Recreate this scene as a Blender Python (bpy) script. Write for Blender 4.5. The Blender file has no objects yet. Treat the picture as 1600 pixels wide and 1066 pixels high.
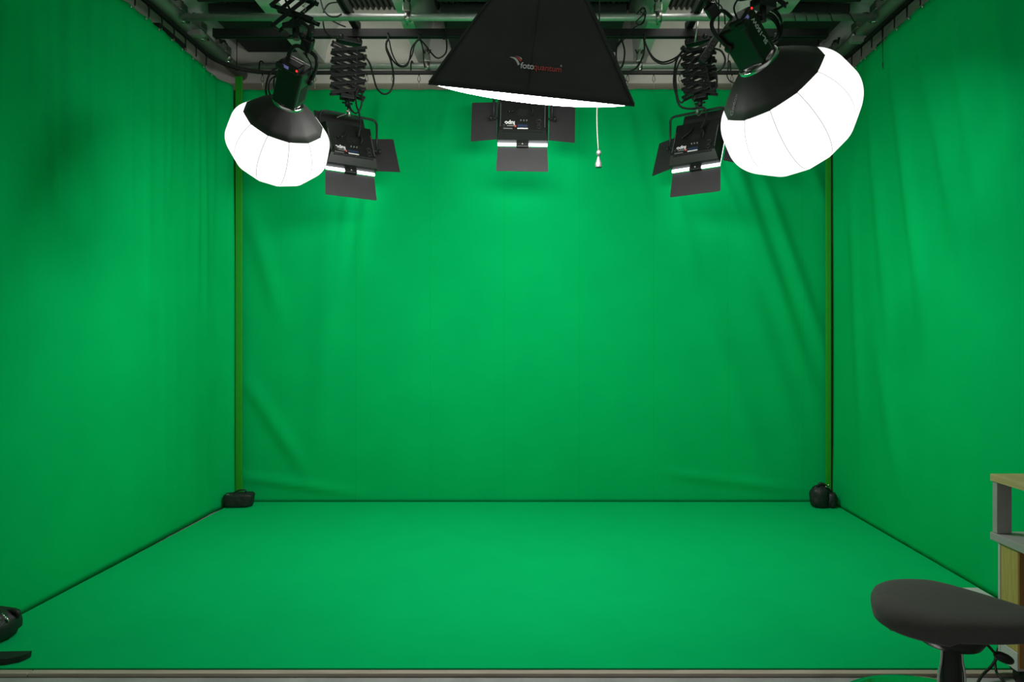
import bpy, bmesh, math, random
from mathutils import Vector, Matrix, noise
random.seed(7)
R = math.radians
PI = math.pi
scene = bpy.context.scene
COL = scene.collection

# ------------------------------------------------------------------ camera
F = 1067.0                       # focal length in pixels of the 1600 px wide frame (24 mm)
CX, CY, EYE = 836.0, 530.0, 1.25  # vanishing point and eye height
cam_d = bpy.data.cameras.new('camera')
cam_d.sensor_width = 36.0
cam_d.lens = F * 36.0 / 1600.0
cam_d.shift_x = -(CX - 800.0) / 1600.0
cam_d.shift_y = -(533.0 - CY) / 1600.0
cam_d.clip_start = 0.05
cam = bpy.data.objects.new('camera', cam_d)
COL.objects.link(cam)
cam.location = (0, 0, EYE)
cam.rotation_euler = (PI / 2, 0, 0)
scene.camera = cam


def P(px, py, Y):
    """a place in the room: photo direction plus its distance into the room"""
    return Vector(((px - CX) / F * Y, Y, EYE + (CY - py) / F * Y))


# ------------------------------------------------------------------ materials
def mat(name, col, rough=0.6, metal=0.0, var=0.0, scale=20.0, bump=0.0, bscale=200.0, spec=0.5, sheen=0.0):
    m = bpy.data.materials.new(name)
    m.use_nodes = True
    nt = m.node_tree
    b = nt.nodes['Principled BSDF']
    b.inputs['Base Color'].default_value = (*col, 1)
    b.inputs['Roughness'].default_value = rough
    b.inputs['Metallic'].default_value = metal
    b.inputs['Specular IOR Level'].default_value = spec
    if sheen:
        b.inputs['Sheen Weight'].default_value = sheen
    tc = nt.nodes.new('ShaderNodeTexCoord')
    if var:
        n = nt.nodes.new('ShaderNodeTexNoise')
        n.inputs['Scale'].default_value = scale
        n.inputs['Detail'].default_value = 6
        nt.links.new(tc.outputs['Object'], n.inputs['Vector'])
        r = nt.nodes.new('ShaderNodeValToRGB')
        r.color_ramp.elements[0].position = 0.3
        r.color_ramp.elements[1].position = 0.7
        r.color_ramp.elements[0].color = (*[c * (1 - var) for c in col], 1)
        r.color_ramp.elements[1].color = (*[min(1, c * (1 + var)) for c in col], 1)
        nt.links.new(n.outputs['Fac'], r.inputs['Fac'])
        nt.links.new(r.outputs['Color'], b.inputs['Base Color'])
    if bump:
        n2 = nt.nodes.new('ShaderNodeTexNoise')
        n2.inputs['Scale'].default_value = bscale
        n2.inputs['Detail'].default_value = 3
        nt.links.new(tc.outputs['Object'], n2.inputs['Vector'])
        bp = nt.nodes.new('ShaderNodeBump')
        bp.inputs['Strength'].default_value = bump
        bp.inputs['Distance'].default_value = 0.01
        nt.links.new(n2.outputs['Fac'], bp.inputs['Height'])
        nt.links.new(bp.outputs['Normal'], b.inputs['Normal'])
    return m


def wood(name, c1, c2, scale=(3, 3, 40), rough=0.6):
    m = mat(name, c1, rough)
    nt = m.node_tree
    b = nt.nodes['Principled BSDF']
    tc = nt.nodes.new('ShaderNodeTexCoord')
    mp = nt.nodes.new('ShaderNodeMapping')
    mp.inputs['Scale'].default_value = scale
    n = nt.nodes.new('ShaderNodeTexNoise')
    n.inputs['Scale'].default_value = 2.0
    n.inputs['Detail'].default_value = 5
    n.inputs['Distortion'].default_value = 0.6
    r = nt.nodes.new('ShaderNodeValToRGB')
    r.color_ramp.elements[0].position = 0.35
    r.color_ramp.elements[1].position = 0.7
    r.color_ramp.elements[0].color = (*c1, 1)
    r.color_ramp.elements[1].color = (*c2, 1)
    nt.links.new(tc.outputs['Object'], mp.inputs['Vector'])
    nt.links.new(mp.outputs['Vector'], n.inputs['Vector'])
    nt.links.new(n.outputs['Fac'], r.inputs['Fac'])
    nt.links.new(r.outputs['Color'], b.inputs['Base Color'])
    return m


def glow(name, col, strength):
    m = bpy.data.materials.new(name)
    m.use_nodes = True
    nt = m.node_tree
    b = nt.nodes['Principled BSDF']
    b.inputs['Base Color'].default_value = (*[min(1, c * .8) for c in col], 1)
    b.inputs['Emission Color'].default_value = (*col, 1)
    b.inputs['Emission Strength'].default_value = strength
    return m


LANTERN, SOFT, PANEL = 1.75, 33.0, 2.0
BULB = 36.0
WORLD = 0.30
PANEL_W = 0.9
GREEN = (0.001, 0.40, 0.105)
M = dict(
    green=mat('green_screen_fabric', GREEN, 0.85, var=0.04, scale=3, bump=0.05, bscale=900, spec=0.0),
    green_floor=mat('green_floor_fabric', (0.002, 0.40, 0.115), 0.85, var=0.03, scale=4, bump=0.05, bscale=900, spec=0.0),
    lime=mat('lime_tape', (0.010, 0.28, 0.008), 0.6, var=0.06, scale=9),
    concrete=mat('concrete_floor', (0.30, 0.30, 0.29), 0.6, var=0.18, scale=6, bump=0.15, bscale=60),
    wall=mat('grey_beige_paint', (0.78, 0.75, 0.68), 0.85, var=0.05, scale=4),
    wall_dark=mat('band_paint', (0.42, 0.38, 0.30), 0.85, var=0.05, scale=4),
    beam=mat('pale_concrete_beam', (0.72, 0.73, 0.70), 0.75, var=0.16, scale=3.5, bump=0.1, bscale=30),
    deck=mat('dark_steel_deck', (0.05, 0.065, 0.055), 0.5, var=0.1, scale=5),
    acoustic=mat('black_acoustic_board', (0.040, 0.046, 0.046), 0.9, var=0.1, scale=40),
    chrome=mat('galvanised_tube', (0.66, 0.66, 0.65), 0.34, 0.6, var=0.08, scale=30),
    duct=mat('grey_painted_tube', (0.30, 0.31, 0.29), 0.55, var=0.12, scale=8),
    weight_metal=mat('dull_grey_metal', (0.20, 0.19, 0.19), 0.35, 0.7),
    polished=mat('polished_chrome', (0.75, 0.75, 0.75), 0.12, 1.0),
    clamp=mat('cast_aluminium', (0.55, 0.53, 0.50), 0.4, 1.0, var=0.15, scale=50),
    black_metal=mat('black_powder_coat', (0.014, 0.014, 0.015), 0.45, var=0.1, scale=30, spec=0.4),
    rail=mat('black_rail', (0.016, 0.015, 0.016), 0.5, var=0.1, scale=30, spec=0.35),
    rubber=mat('black_cable', (0.012, 0.012, 0.012), 0.5, spec=0.35),
    plastic=mat('black_plastic', (0.015, 0.015, 0.015), 0.4, var=0.1, scale=20, spec=0.4),
    body=mat('dark_lamp_housing', (0.014, 0.015, 0.014), 0.3, var=0.08, scale=20, spec=0.45),
    door=mat('matt_barn_door', (0.030, 0.028, 0.030), 0.55, var=0.06, scale=20, spec=0.35),
    fabric=mat('black_softbox_nylon', (0.045, 0.045, 0.046), 0.62, var=0.15, scale=5, bump=0.12, bscale=14, spec=0.35),
    skirt=mat('black_skirt_nylon', (0.040, 0.037, 0.037), 0.6, var=0.1, scale=8, bump=0.15, bscale=25, spec=0.35),
    bag=mat('black_bag_nylon', (0.009, 0.0095, 0.010), 0.55, var=0.2, scale=30, bump=0.6, bscale=28, spec=0.5),
    white_ink=mat('white_print', (0.88, 0.88, 0.88), 0.6),
    grey_ink=mat('grey_print', (0.20, 0.20, 0.19), 0.6),
    red_ink=mat('red_print', (0.75, 0.10, 0.08), 0.6),
    blue_ink=mat('blue_print', (0.02, 0.035, 0.08), 0.4),
    seat=mat('dark_grey_upholstery', (0.075, 0.068, 0.066), 0.85, var=0.07, scale=60, bump=0.1, bscale=700, spec=0.25, sheen=0.1),
    pine=wood('pine_wood', (0.44, 0.30, 0.08), (0.52, 0.38, 0.13), (60, 60, 4)),
    pine_front=wood('shaded_pine', (0.36, 0.16, 0.04), (0.44, 0.22, 0.07), (20, 6, 3)),  # same pine on the camera side, its shade put into a darker brown
    pine_board=wood('pine_board', (0.50, 0.36, 0.17), (0.60, 0.46, 0.24), (30, 2, 30)),
    white_board=mat('white_laminate', (0.52, 0.50, 0.50), 0.55, var=0.04, scale=10),
    grey_board=mat('grey_laminate', (0.36, 0.34, 0.34), 0.6, var=0.05, scale=10),
    batten=wood('raw_batten', (0.34, 0.27, 0.22), (0.46, 0.38, 0.32), (2, 30, 30), 0.8),
    cord=mat('grey_cord', (0.085, 0.08, 0.07), 0.6),
    display=glow('violet_display', (0.25, 0.22, 0.6), 0.25),
    redlight=glow('red_indicator', (1.0, 0.03, 0.03), 1.2),
    panel_light=glow('panel_daylight', (0.93, 0.96, 1.0), PANEL),
    soft_light=glow('softbox_daylight', (1.0, 0.985, 0.96), SOFT),
)


def lantern_material(size, power):
    m = glow('lantern_daylight', (1.0, 0.985, 0.96), LANTERN)
    nt = m.node_tree
    b = nt.nodes['Principled BSDF']
    tc = nt.nodes.new('ShaderNodeTexCoord')
    sp = nt.nodes.new('ShaderNodeSeparateXYZ')
    nt.links.new(tc.outputs['Object'], sp.inputs[0])

    def mth(op, a, bb=None):
        n = nt.nodes.new('ShaderNodeMath')
        n.operation = op
        for i, v in enumerate((a, bb)):
            if v is None:
                continue
            if isinstance(v, (int, float)):
                n.inputs[i].default_value = v
            else:
                nt.links.new(v, n.inputs[i])
        return n.outputs[0]
    ang = mth('ARCTAN2', sp.outputs['Y'], sp.outputs['X'])
    k = mth('MULTIPLY', ang, 12 / (2 * PI))
    fr = mth('FRACT', mth('ADD', k, 12.5))
    d = mth('ABSOLUTE', mth('SUBTRACT', fr, 0.5))        # 0 on a seam
    rad = mth('SQRT', mth('ADD', mth('MULTIPLY', sp.outputs['X'], sp.outputs['X']), mth('MULTIPLY', sp.outputs['Y'], sp.outputs['Y'])))
    dist = mth('MULTIPLY', mth('MULTIPLY', d, rad), 2 * PI / 12)
    seam = mth('LESS_THAN', dist, 0.0019)
    b.inputs['Emission Strength'].default_value = power
    b.inputs['Base Color'].default_value = (.04, .04, .04, 1)
    b.inputs['Specular IOR Level'].default_value = 0.0
    # thin white cloth: part of the bulb's light passes straight through it
    tr = nt.nodes.new('ShaderNodeBsdfTransparent')
    mx = nt.nodes.new('ShaderNodeMixShader')
    mx.inputs[0].default_value = 0.4
    nt.links.new(b.outputs[0], mx.inputs[1])
    nt.links.new(tr.outputs[0], mx.inputs[2])
    sm = nt.nodes.new('ShaderNodeEmission')
    sm.inputs['Color'].default_value = (1, .98, .95, 1)
    sm.inputs['Strength'].default_value = 0.45
    m2 = nt.nodes.new('ShaderNodeMixShader')
    nt.links.new(seam, m2.inputs[0])
    nt.links.new(mx.outputs[0], m2.inputs[1])
    nt.links.new(sm.outputs[0], m2.inputs[2])
    nt.links.new(m2.outputs[0], nt.nodes['Material Output'].inputs['Surface'])
    return m


M['lantern_large'] = lantern_material(1.0, LANTERN)
M['lantern_small'] = lantern_material(0.735, LANTERN)

# seams of the joined lengths of cloth in the backdrop (stitched lines, part of the cloth)
def seam_material():
    m = M['green'].copy()
    m.name = 'green_screen_seamed'
    nt = m.node_tree
    b = nt.nodes['Principled BSDF']
    src = b.inputs['Base Color'].links[0].from_socket
    tc = nt.nodes.new('ShaderNodeTexCoord')
    sp = nt.nodes.new('ShaderNodeSeparateXYZ')
    nt.links.new(tc.outputs['Object'], sp.inputs[0])
    a = nt.nodes.new('ShaderNodeMath'); a.operation = 'ADD'; a.inputs[1].default_value = 10.0 + 0.01
    nt.links.new(sp.outputs['X'], a.inputs[0])
    w = nt.nodes.new('ShaderNodeMath'); w.operation = 'PINGPONG'; w.inputs[1].default_value = 0.2875
    nt.links.new(a.outputs[0], w.inputs[0])
    l = nt.nodes.new('ShaderNodeMath'); l.operation = 'LESS_THAN'; l.inputs[1].default_value = 0.0028
    nt.links.new(w.outputs[0], l.inputs[0])
    mx = nt.nodes.new('ShaderNodeMix'); mx.data_type = 'RGBA'
    sc = nt.nodes.new('ShaderNodeMath'); sc.operation = 'MULTIPLY'; sc.inputs[1].default_value = 0.22
    nt.links.new(l.outputs[0], sc.inputs[0])
    nt.links.new(sc.outputs[0], mx.inputs[0])
    nt.links.new(src, mx.inputs[6])
    mx.inputs[7].default_value = (0.0, 0.25, 0.03, 1)
    nt.links.new(mx.outputs[2], b.inputs['Base Color'])
    return m


M['green_seamed'] = seam_material()


# ------------------------------------------------------------------ mesh helpers
def frame_from(z, xhint):
    z = Vector(z).normalized()
    x = Vector(xhint)
    x = (x - z * x.dot(z)).normalized()
    y = z.cross(x)
    return Matrix((x, y, z)).transposed()


def box(bm, c, s, rot=None, bev=0.0, seg=2):
    r = bmesh.ops.create_cube(bm, size=1.0)
    vs = r['verts']
    bmesh.ops.scale(bm, vec=s, verts=vs)
    if bev:
        es = list({e for v in vs for e in v.link_edges})
        g = bmesh.ops.bevel(bm, geom=es, offset=bev, segments=seg, profile=0.5, affect='EDGES')
        vs = list({v for f in g['faces'] for v in f.verts} | {v for v in vs if v.is_valid})
    if rot is not None:
        bmesh.ops.rotate(bm, cent=(0, 0, 0), matrix=rot, verts=vs)
    bmesh.ops.translate(bm, vec=c, verts=vs)
    return vs


def catmull(pts, sub=6, closed=False):
    pts = [Vector(p) for p in pts]
    n = len(pts)
    out = []
    rng = n if closed else n - 1
    for i in range(rng):
        if closed:
            p0, p1, p2, p3 = pts[(i - 1) % n], pts[i], pts[(i + 1) % n], pts[(i + 2) % n]
        else:
            p1, p2 = pts[i], pts[i + 1]
            p0 = pts[i - 1] if i else p1 * 2 - p2
            p3 = pts[i + 2] if i + 2 < n else p2 * 2 - p1
        for k in range(sub):
            t = k / sub
            out.append(0.5 * ((2 * p1) + (p2 - p0) * t + (2 * p0 - 5 * p1 + 4 * p2 - p3) * t * t + (3 * p1 - p0 - 3 * p2 + p3) * t ** 3))
    if not closed:
        out.append(pts[-1])
    return out


def tube(bm, pts, r, n=8, closed=False):
    pts = [Vector(p) for p in pts]
    m = len(pts)
    rad = r if isinstance(r, (list, tuple)) else [r] * m
    t0 = (pts[1] - pts[0]).normalized()
    ref = Vector((0, 0, 1)) if abs(t0.z) < 0.9 else Vector((1, 0, 0))
    u = (ref - t0 * ref.dot(t0)).normalized()
    rings = []
    for i in range(m):
        if closed:
            t = (pts[(i + 1) % m] - pts[i - 1])
        else:
            t = pts[min(i + 1, m - 1)] - pts[max(i - 1, 0)]
        t = t.normalized() if t.length > 1e-9 else t0
        u = u - t * u.dot(t)
        u = u.normalized() if u.length > 1e-6 else t.orthogonal().normalized()
        v = t.cross(u)
        rings.append([bm.verts.new(pts[i] + (u * math.cos(2 * PI * k / n) + v * math.sin(2 * PI * k / n)) * rad[i]) for k in range(n)])
    for i in range(m if closed else m - 1):
        a, b = rings[i], rings[(i + 1) % m]
        for k in range(n):
            f = bm.faces.new((a[k], a[(k + 1) % n], b[(k + 1) % n], b[k]))
            f.smooth = True
    if not closed:
        bm.faces.new(list(reversed(rings[0])))
        bm.faces.new(rings[-1])
    return [v for rg in rings for v in rg]


def lathe(bm, prof, n=32, mtx=None, fn=None, cap=True, smooth=True):
    rings = []
    for (r, z) in prof:
        ring = []
        for k in range(n):
            a = 2 * PI * k / n
            rr = r * (fn(a, z) if fn else 1)
            p = Vector((rr * math.cos(a), rr * math.sin(a), z))
            ring.append(bm.verts.new(mtx @ p if mtx else p))
        rings.append(ring)
    for i in range(len(rings) - 1):
        a, b = rings[i], rings[i + 1]
        for k in range(n):
            f = bm.faces.new((a[k], a[(k + 1) % n], b[(k + 1) % n], b[k]))
            f.smooth = smooth
    if cap:
        bm.faces.new(list(reversed(rings[0])))
        bm.faces.new(rings[-1])


def prism(bm, pts2, d, mtx=None):
    """closed outline (x, z) extruded along local y by d"""
    lo = [bm.verts.new(mtx @ Vector((x, 0, z)) if mtx else Vector((x, 0, z))) for x, z in pts2]
    hi = [bm.verts.new(mtx @ Vector((x, d, z)) if mtx else Vector((x, d, z))) for x, z in pts2]
    n = len(lo)
    bm.faces.new(lo)
    bm.faces.new(list(reversed(hi)))
    for k in range(n):
        bm.faces.new((lo[k], hi[k], hi[(k + 1) % n], lo[(k + 1) % n]))


def obj(name, bm, m, parent=None, label=None, loc=None):
    bmesh.ops.recalc_face_normals(bm, faces=bm.faces[:])
    me = bpy.data.meshes.new(name)
    bm.to_mesh(me)
    bm.free()
    o = bpy.data.objects.new(name, me)
    COL.objects.link(o)
    if m:
        me.materials.append(M[m] if isinstance(m, str) else m)
    if parent:
        o.parent = parent
    if loc is not None:
        o.location = loc
    if label:
        o['label'] = label
    return o


def NB():
    return bmesh.new()


def tag(o, label, cat, group=None, kind=None):
    o['label'] = label
    o['category'] = cat
    if group:
        o['group'] = group
    if kind:
        o['kind'] = kind
    return o


def thing(name, label, cat, loc=(0, 0, 0), rot=None, group=None):
    o = bpy.data.objects.new(name, None)
    o.empty_display_size = 0.1
    COL.objects.link(o)
    if rot is not None:
        o.matrix_world = Matrix.Translation(loc) @ rot.to_4x4()
    else:
        o.location = loc
    return tag(o, label, cat, group)


def centred(o):
    """move a single-mesh thing's origin to the middle of its base"""
    me = o.data
    xs = [v.co for v in me.vertices]
    c = Vector((sum(p.x for p in xs) / len(xs), sum(p.y for p in xs) / len(xs), min(p.z for p in xs)))
    me.transform(Matrix.Translation(-c))
    o.location = c
    return o


def struct(name, bm, m):
    o = obj(name, bm, m)
    o['kind'] = 'structure'
    return o


def copy_tree(src, matrix=None, parent=None):
    c = src.copy()
    COL.objects.link(c)
    if parent:
        c.parent = parent
        c.matrix_parent_inverse = src.matrix_parent_inverse.copy()
    if matrix is not None:
        c.matrix_world = matrix
    for ch in list(src.children):
        copy_tree(ch, None, c)
    return c


def text_mesh(name, body, size, m, parent, mtx, ext=0.0006, bold=0.0, align='LEFT'):
    cu = bpy.data.curves.new(name, 'FONT')
    cu.body = body
    cu.size = size
    cu.extrude = ext
    cu.offset = bold
    cu.align_x = align
    t = bpy.data.objects.new(name + '_source', cu)
    COL.objects.link(t)
    bpy.context.view_layer.update()
    me = bpy.data.meshes.new_from_object(t.evaluated_get(bpy.context.evaluated_depsgraph_get()))
    bpy.data.objects.remove(t)
    me.name = name
    me.transform(mtx)
    me.materials.clear()
    me.materials.append(M[m])
    o = bpy.data.objects.new(name, me)
    COL.objects.link(o)
    o.parent = parent
    return o


# ------------------------------------------------------------------ room shell
XL, XR, YB = -2.62, 2.56, 5.56
ZF, ZC = -0.018, 3.93
YN = -0.4
bm = NB(); box(bm, ((XL + XR) / 2, (YB + YN) / 2, ZF - 0.05), (XR - XL + .2, YB - YN + .2, 0.1)); struct('floor', bm, 'concrete')
bm = NB(); box(bm, ((XL + XR) / 2, YB + 0.05, (ZF + 4.05) / 2), (XR - XL + .2, 0.1, 4.05 - ZF)); struct('wall_back', bm, 'wall')
bm = NB(); box(bm, (XL - 0.05, (YB + YN) / 2, (ZF + 4.05) / 2), (0.1, YB - YN, 4.05 - ZF)); struct('wall_left', bm, 'wall')
bm = NB(); box(bm, (XR + 0.05, (YB + YN) / 2, (ZF + 4.05) / 2), (0.1, YB - YN, 4.05 - ZF)); struct('wall_right', bm, 'wall')
# corrugated steel deck
bm = NB()
pitch, dep = 0.044, 0.026
pts = []
x = XL
while x < XR - 1e-6:
    for (dx, dz) in ((0.0, dep), (0.012, dep), (0.020, 0), (0.036, 0)):
        if x + dx <= XR:
            pts.append((x + dx, ZC + dz))
    x += pitch
pts.append((XR, ZC + dep))
outline = pts + [(XR, ZC + 0.1), (XL, ZC + 0.1)]
prism(bm, outline, YB - YN, Matrix.Translation((0, YN, 0)))
struct('ceiling', bm, 'deck')
# concrete ribs running into the room, (top inner, top outer, bottom outer, bottom inner)
ribs = [(-0.80, -1.10, -0.95, -0.865), (-1.50, -1.98, -1.86, -1.71),
        (0.76, 1.06, 0.90, 0.80), (1.42, 1.86, 1.76, 1.62), (-2.23, -2.62, -2.62, -2.45), (2.14, 2.56, 2.56, 2.38)]
for i, (a, b, c, d) in enumerate(ribs):
    bm = NB()
    zb = 3.50 if i < 4 else 3.50
    curve = []
    for k in range(7):                      # coved inner flank
        t = k / 6
        curve.append((d + (a - d) * t ** 1.8, zb + (ZC - zb) * t))
    prism(bm, [(b, ZC), (c, zb)] + curve, YB - YN, Matrix.Translation((0, YN, 0)))
    struct('trim_%d' % (i + 1), bm, 'beam')
bm = NB(); box(bm, ((XL + XR) / 2, YB - 0.011, 1.66), (XR - XL, 0.022, 3.33)); struct('trim_7', bm, 'wall_dark')

# ------------------------------------------------------------------ hung cloths
def fold(p, q, w, amp):
    p, q = Vector(p), Vector(q)
    return (p, q, w, amp)


def fold_sum(folds, u, z):
    s = 0
    for p, q, w, a in folds:
        d = q - p
        L = d.length
        d = d / L
        r = Vector((u, z)) - p
        t = r.dot(d) / L
        if -0.15 < t < 1.15:
            k = max(0.0, min(1.0, (t + 0.15) / 0.3)) * max(0.0, min(1.0, (1.15 - t) / 0.5))
            n = r.x * d.y - r.y * d.x
            s += a * k * math.exp(-(n / w) ** 2)
    return s


def cloth(name, fn, nu, nz, z0, z1, m):
    bm = NB()
    g = [[bm.verts.new(fn(i / nu, z0 + (z1 - z0) * j / nz)) for i in range(nu + 1)] for j in range(nz + 1)]
    for j in range(nz):
        for i in range(nu):
            f = bm.faces.new((g[j][i], g[j][i + 1], g[j + 1][i + 1], g[j + 1][i]))
            f.smooth = True
    o = obj(name, bm, m)
    s = o.modifiers.new('thickness', 'SOLIDIFY')
    s.thickness = 0.004
    s.offset = 0
    return o


CYB = 5.275


def bx(px):
    return (px - CX) / F * CYB


def bz(py):
    return EYE + (CY - py) / F * CYB


BF = []
for (a, b, c, d, w, amp) in (
        (1010, 150, 1085, 420, .07, .022), (1075, 160, 1190, 430, .06, .03), (1130, 210, 1265, 600, .07, .032),
        (1190, 280, 1290, 560, .06, .026), (1160, 420, 1250, 700, .10, .016), (975, 160, 1010, 330, .06, .014),
        (600, 150, 560, 420, .06, .022), (560, 200, 530, 430, .05, .015), (520, 320, 500, 700, .10, .012),
        (420, 160, 470, 260, .05, .014), (395, 340, 440, 500, .07, .014), (390, 600, 480, 740, .06, .014),
        (380, 745, 560, 770, .03, .012), (700, 150, 690, 230, .05, .010), (1050, 740, 1250, 765, .03, .010),
        (1110, 500, 1200, 760, .10, .012), (1240, 200, 1290, 320, .05, .016)):
    BF.append(fold((bx(a), bz(b)), (bx(c), bz(d)), w, amp * 1.6))


def back_fn(u, z):
    x = -2.325 + 4.60 * u
    y = CYB - fold_sum(BF, x, z)
    y += 0.012 * noise.noise(Vector((x * 1.1, z * 0.5, 3)))
    top = max(0.0, (z - 2.3) / 0.9)
    y += 0.004 * top * math.sin(x * 2 * PI / 0.2) + 0.004 * top * noise.noise(Vector((x * 14, 0, z)))
    if z > 3.17:
        z -= 0.006 * abs(math.sin(x * PI / 0.2))
    return Vector((x, y, z))


c1 = cloth('green_curtain', back_fn, 230, 110, -0.010, 3.18, 'green_seamed')
tag(c1, 'bright green backdrop curtain covering the back wall, with faint vertical seams', 'curtain', 'green screen curtains')

LF = []
for k in range(26):
    y = 1.3 + k * 0.155 + random.uniform(-.03, .03)
    ln = random.uniform(0.8, 1.9)
    LF.append(fold((y, 3.2), (y + random.uniform(-.05, .05), 3.2 - ln), random.uniform(.018, .04), random.uniform(.008, .020)))


def left_fn(u, z):
    y = 1.0 + (5.20 - 1.0) * u
    dm = min(1.0, 0.1 + z / 0.5)
    x = -2.345 + fold_sum(LF, y, z)
    x += dm * 0.03 * noise.noise(Vector((y * 1.3, z * 0.35, 9))) + 0.004 * noise.noise(Vector((y * 9, z * 0.6, 4)))
    top = max(0.0, (z - 2.2) / 1.0)
    x += 0.006 * top * math.sin(y * 2 * PI / 0.17)
    # rounded run-in to the corner
    if y > 4.95:
        x += 0.06 * ((y - 4.95) / 0.25) ** 2
    return Vector((x, y, z))


c2 = cloth('green_curtain', left_fn, 260, 90, -0.010, 3.18, 'green')
tag(c2, 'tall green curtain along the left wall with fine vertical pleats at the top', 'curtain', 'green screen curtains')

RF = []
for (y0, z0, y1, z1, w, a) in ((4.3, 3.1, 3.95, 1.3, .07, .024), (4.0, 3.1, 3.6, 1.7, .07, .022), (3.65, 3.0, 3.45, 1.9, .06, .018),
                               (4.6, 2.8, 4.35, 1.2, .07, .018), (4.9, 2.3, 4.75, .6, .07, .014), (3.3, 3.0, 3.1, 1.4, .07, .02),
                               (4.5, 1.2, 4.2, .3, .09, .014), (2.9, 3.1, 2.8, 1.0, .07, .02)):
    RF.append(fold((y0, z0), (y1, z1), w, a * 1.3))


def right_fn(u, z):
    y = 5.20 + (1.0 - 5.20) * u
    x = 2.235 + 0.045 * (y - 3.2) / 2.0 - fold_sum(RF, y, z) * min(1.0, 0.1 + z / 0.5)
    x += min(1.0, 0.1 + z / 0.5) * 0.024 * noise.noise(Vector((y * 1.2, z * 0.4, 21))) + 0.003 * noise.noise(Vector((y * 9, z * 0.6, 14)))
    if y > 4.95:
        x -= 0.016 * ((y - 4.95) / 0.25) ** 2
    return Vector((x, y, z))


c3 = cloth('green_curtain', right_fn, 200, 90, -0.010, 3.18, 'green')
tag(c3, 'smooth green curtain along the right wall with a few slanting folds', 'curtain', 'green screen curtains')

# green floor
YE = 2.595
bm = NB()
pl = [(-2.339, YE), (2.214, YE), (2.268, 5.245), (-2.300, 5.245)]
lo = [bm.verts.new((x, y, ZF + .001)) for x, y in pl]
hi = [bm.verts.new((x, y, -.001)) for x, y in pl]
bm.faces.new(lo); bm.faces.new(list(reversed(hi)))
for k in range(4):
    bm.faces.new((lo[k], hi[k], hi[(k + 1) % 4], lo[(k + 1) % 4]))
fl = centred(obj('green_floor_sheet', bm, 'green_floor'))
tag(fl, 'flat green floor sheet between the three green curtains', 'floor sheet')
# wooden battens along the front edge
for x0, x1, lb in ((-2.30, -1.904, 'short raw wood batten end at the lower left of the green floor'),
                   (-1.900, 2.20, 'long raw wood batten along the front edge of the green floor')):
    bm = NB()
    box(bm, ((x0 + x1) / 2, YE - 0.022, -0.0105), (x1 - x0, 0.030, 0.014), bev=0.002)
    tag(centred(obj('edge_batten', bm, 'batten')), lb, 'batten', 'battens at the green floor edge')

# lime strips in the corners
for px, x, lb in ((0, -2.265, 'lime green upright batten in the left back corner'),
                  (1, 2.243, 'lime green upright batten in the right back corner')):
    bm = NB()
    box(bm, (x, 5.225, 1.632), (0.052 if px == 0 else 0.04, 0.018, 3.256 if px == 0 else 3.2), bev=0.003)
    tag(centred(obj('corner_batten', bm, 'lime')), lb, 'batten', 'corner battens')

# ------------------------------------------------------------------ curtain rail with hooks
ZR = 3.293
path = []
xl, xr, yb, rc = -2.35, 2.262, 5.235, 0.34
path += [Vector((xl, y, ZR)) for y in (1.2, 2.0, 3.0, 4.0, 4.5)]
for k in range(11):
    a = PI - (PI / 2) * k / 10
    path.append(Vector((xl + rc + rc * math.cos(a), yb - rc + rc * math.sin(a), ZR)))
path += [Vector((x, yb, ZR)) for x in (-1.2, 0, 1.2)]
for k in range(11):
    a = PI / 2 - (PI / 2) * k / 10
    path.append(Vector((xr - rc + rc * math.cos(a), yb - rc + rc * math.sin(a), ZR)))
path += [Vector((xr, y, ZR)) for y in (4.5, 4.0, 3.0, 2.0, 1.2)]
bm = NB()
prev = None
for i, p in enumerate(path):                      # rectangular rail section swept along the path
    t = (path[min(i + 1, len(path) - 1)] - path[max(i - 1, 0)]).normalized()
    s = Vector((-t.y, t.x, 0))
    ring = [bm.verts.new(p + s * a + Vector((0, 0, b))) for a, b in ((-.011, -.012), (.011, -.012), (.011, .012), (-.011, .012))]
    if prev:
        for k in range(4):
            bm.faces.new((prev[k], prev[(k + 1) % 4], ring[(k + 1) % 4], ring[k]))
    else:
        bm.faces.new(list(reversed(ring)))
    prev = ring
bm.faces.new(prev)
rail_o = centred(obj('curtain_rail', bm, 'rail'))
tag(rail_o, 'long black curtain rail bending round all three sides above the green curtains', 'curtain rail')


def make_hook(label, group):
    t = thing('curtain_hook', label, 'hook', group=group)
    bm = NB(); box(bm, (0, 0, -0.016), (0.010, 0.010, 0.012), bev=.002); obj('glider', bm, 'rubber', t)
    bm = NB()
    loop = [(0, 0, -.020), (.009, 0, -.04), (.010, 0, -.058), (.004, 0, -.066), (-.004, 0, -.066), (-.010, 0, -.058), (-.009, 0, -.04)]
    tube(bm, catmull(loop, 4, True), 0.0018, 6, True)
    obj('loop', bm, 'rubber', t)
    bm = NB()
    tube(bm, [(0, 0, -.064), (0, 0, -.085), (0, 0, -.108)], [.0035, .0045, .003], 8)
    tube(bm, catmull([(0, 0, -.106), (.006, -.002, -.113), (.004, -.004, -.121), (-.003, -.006, -.120)], 4), .0022, 6)
    obj('clip', bm, 'clamp', t, 'silver spring clip')
    return t


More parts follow.
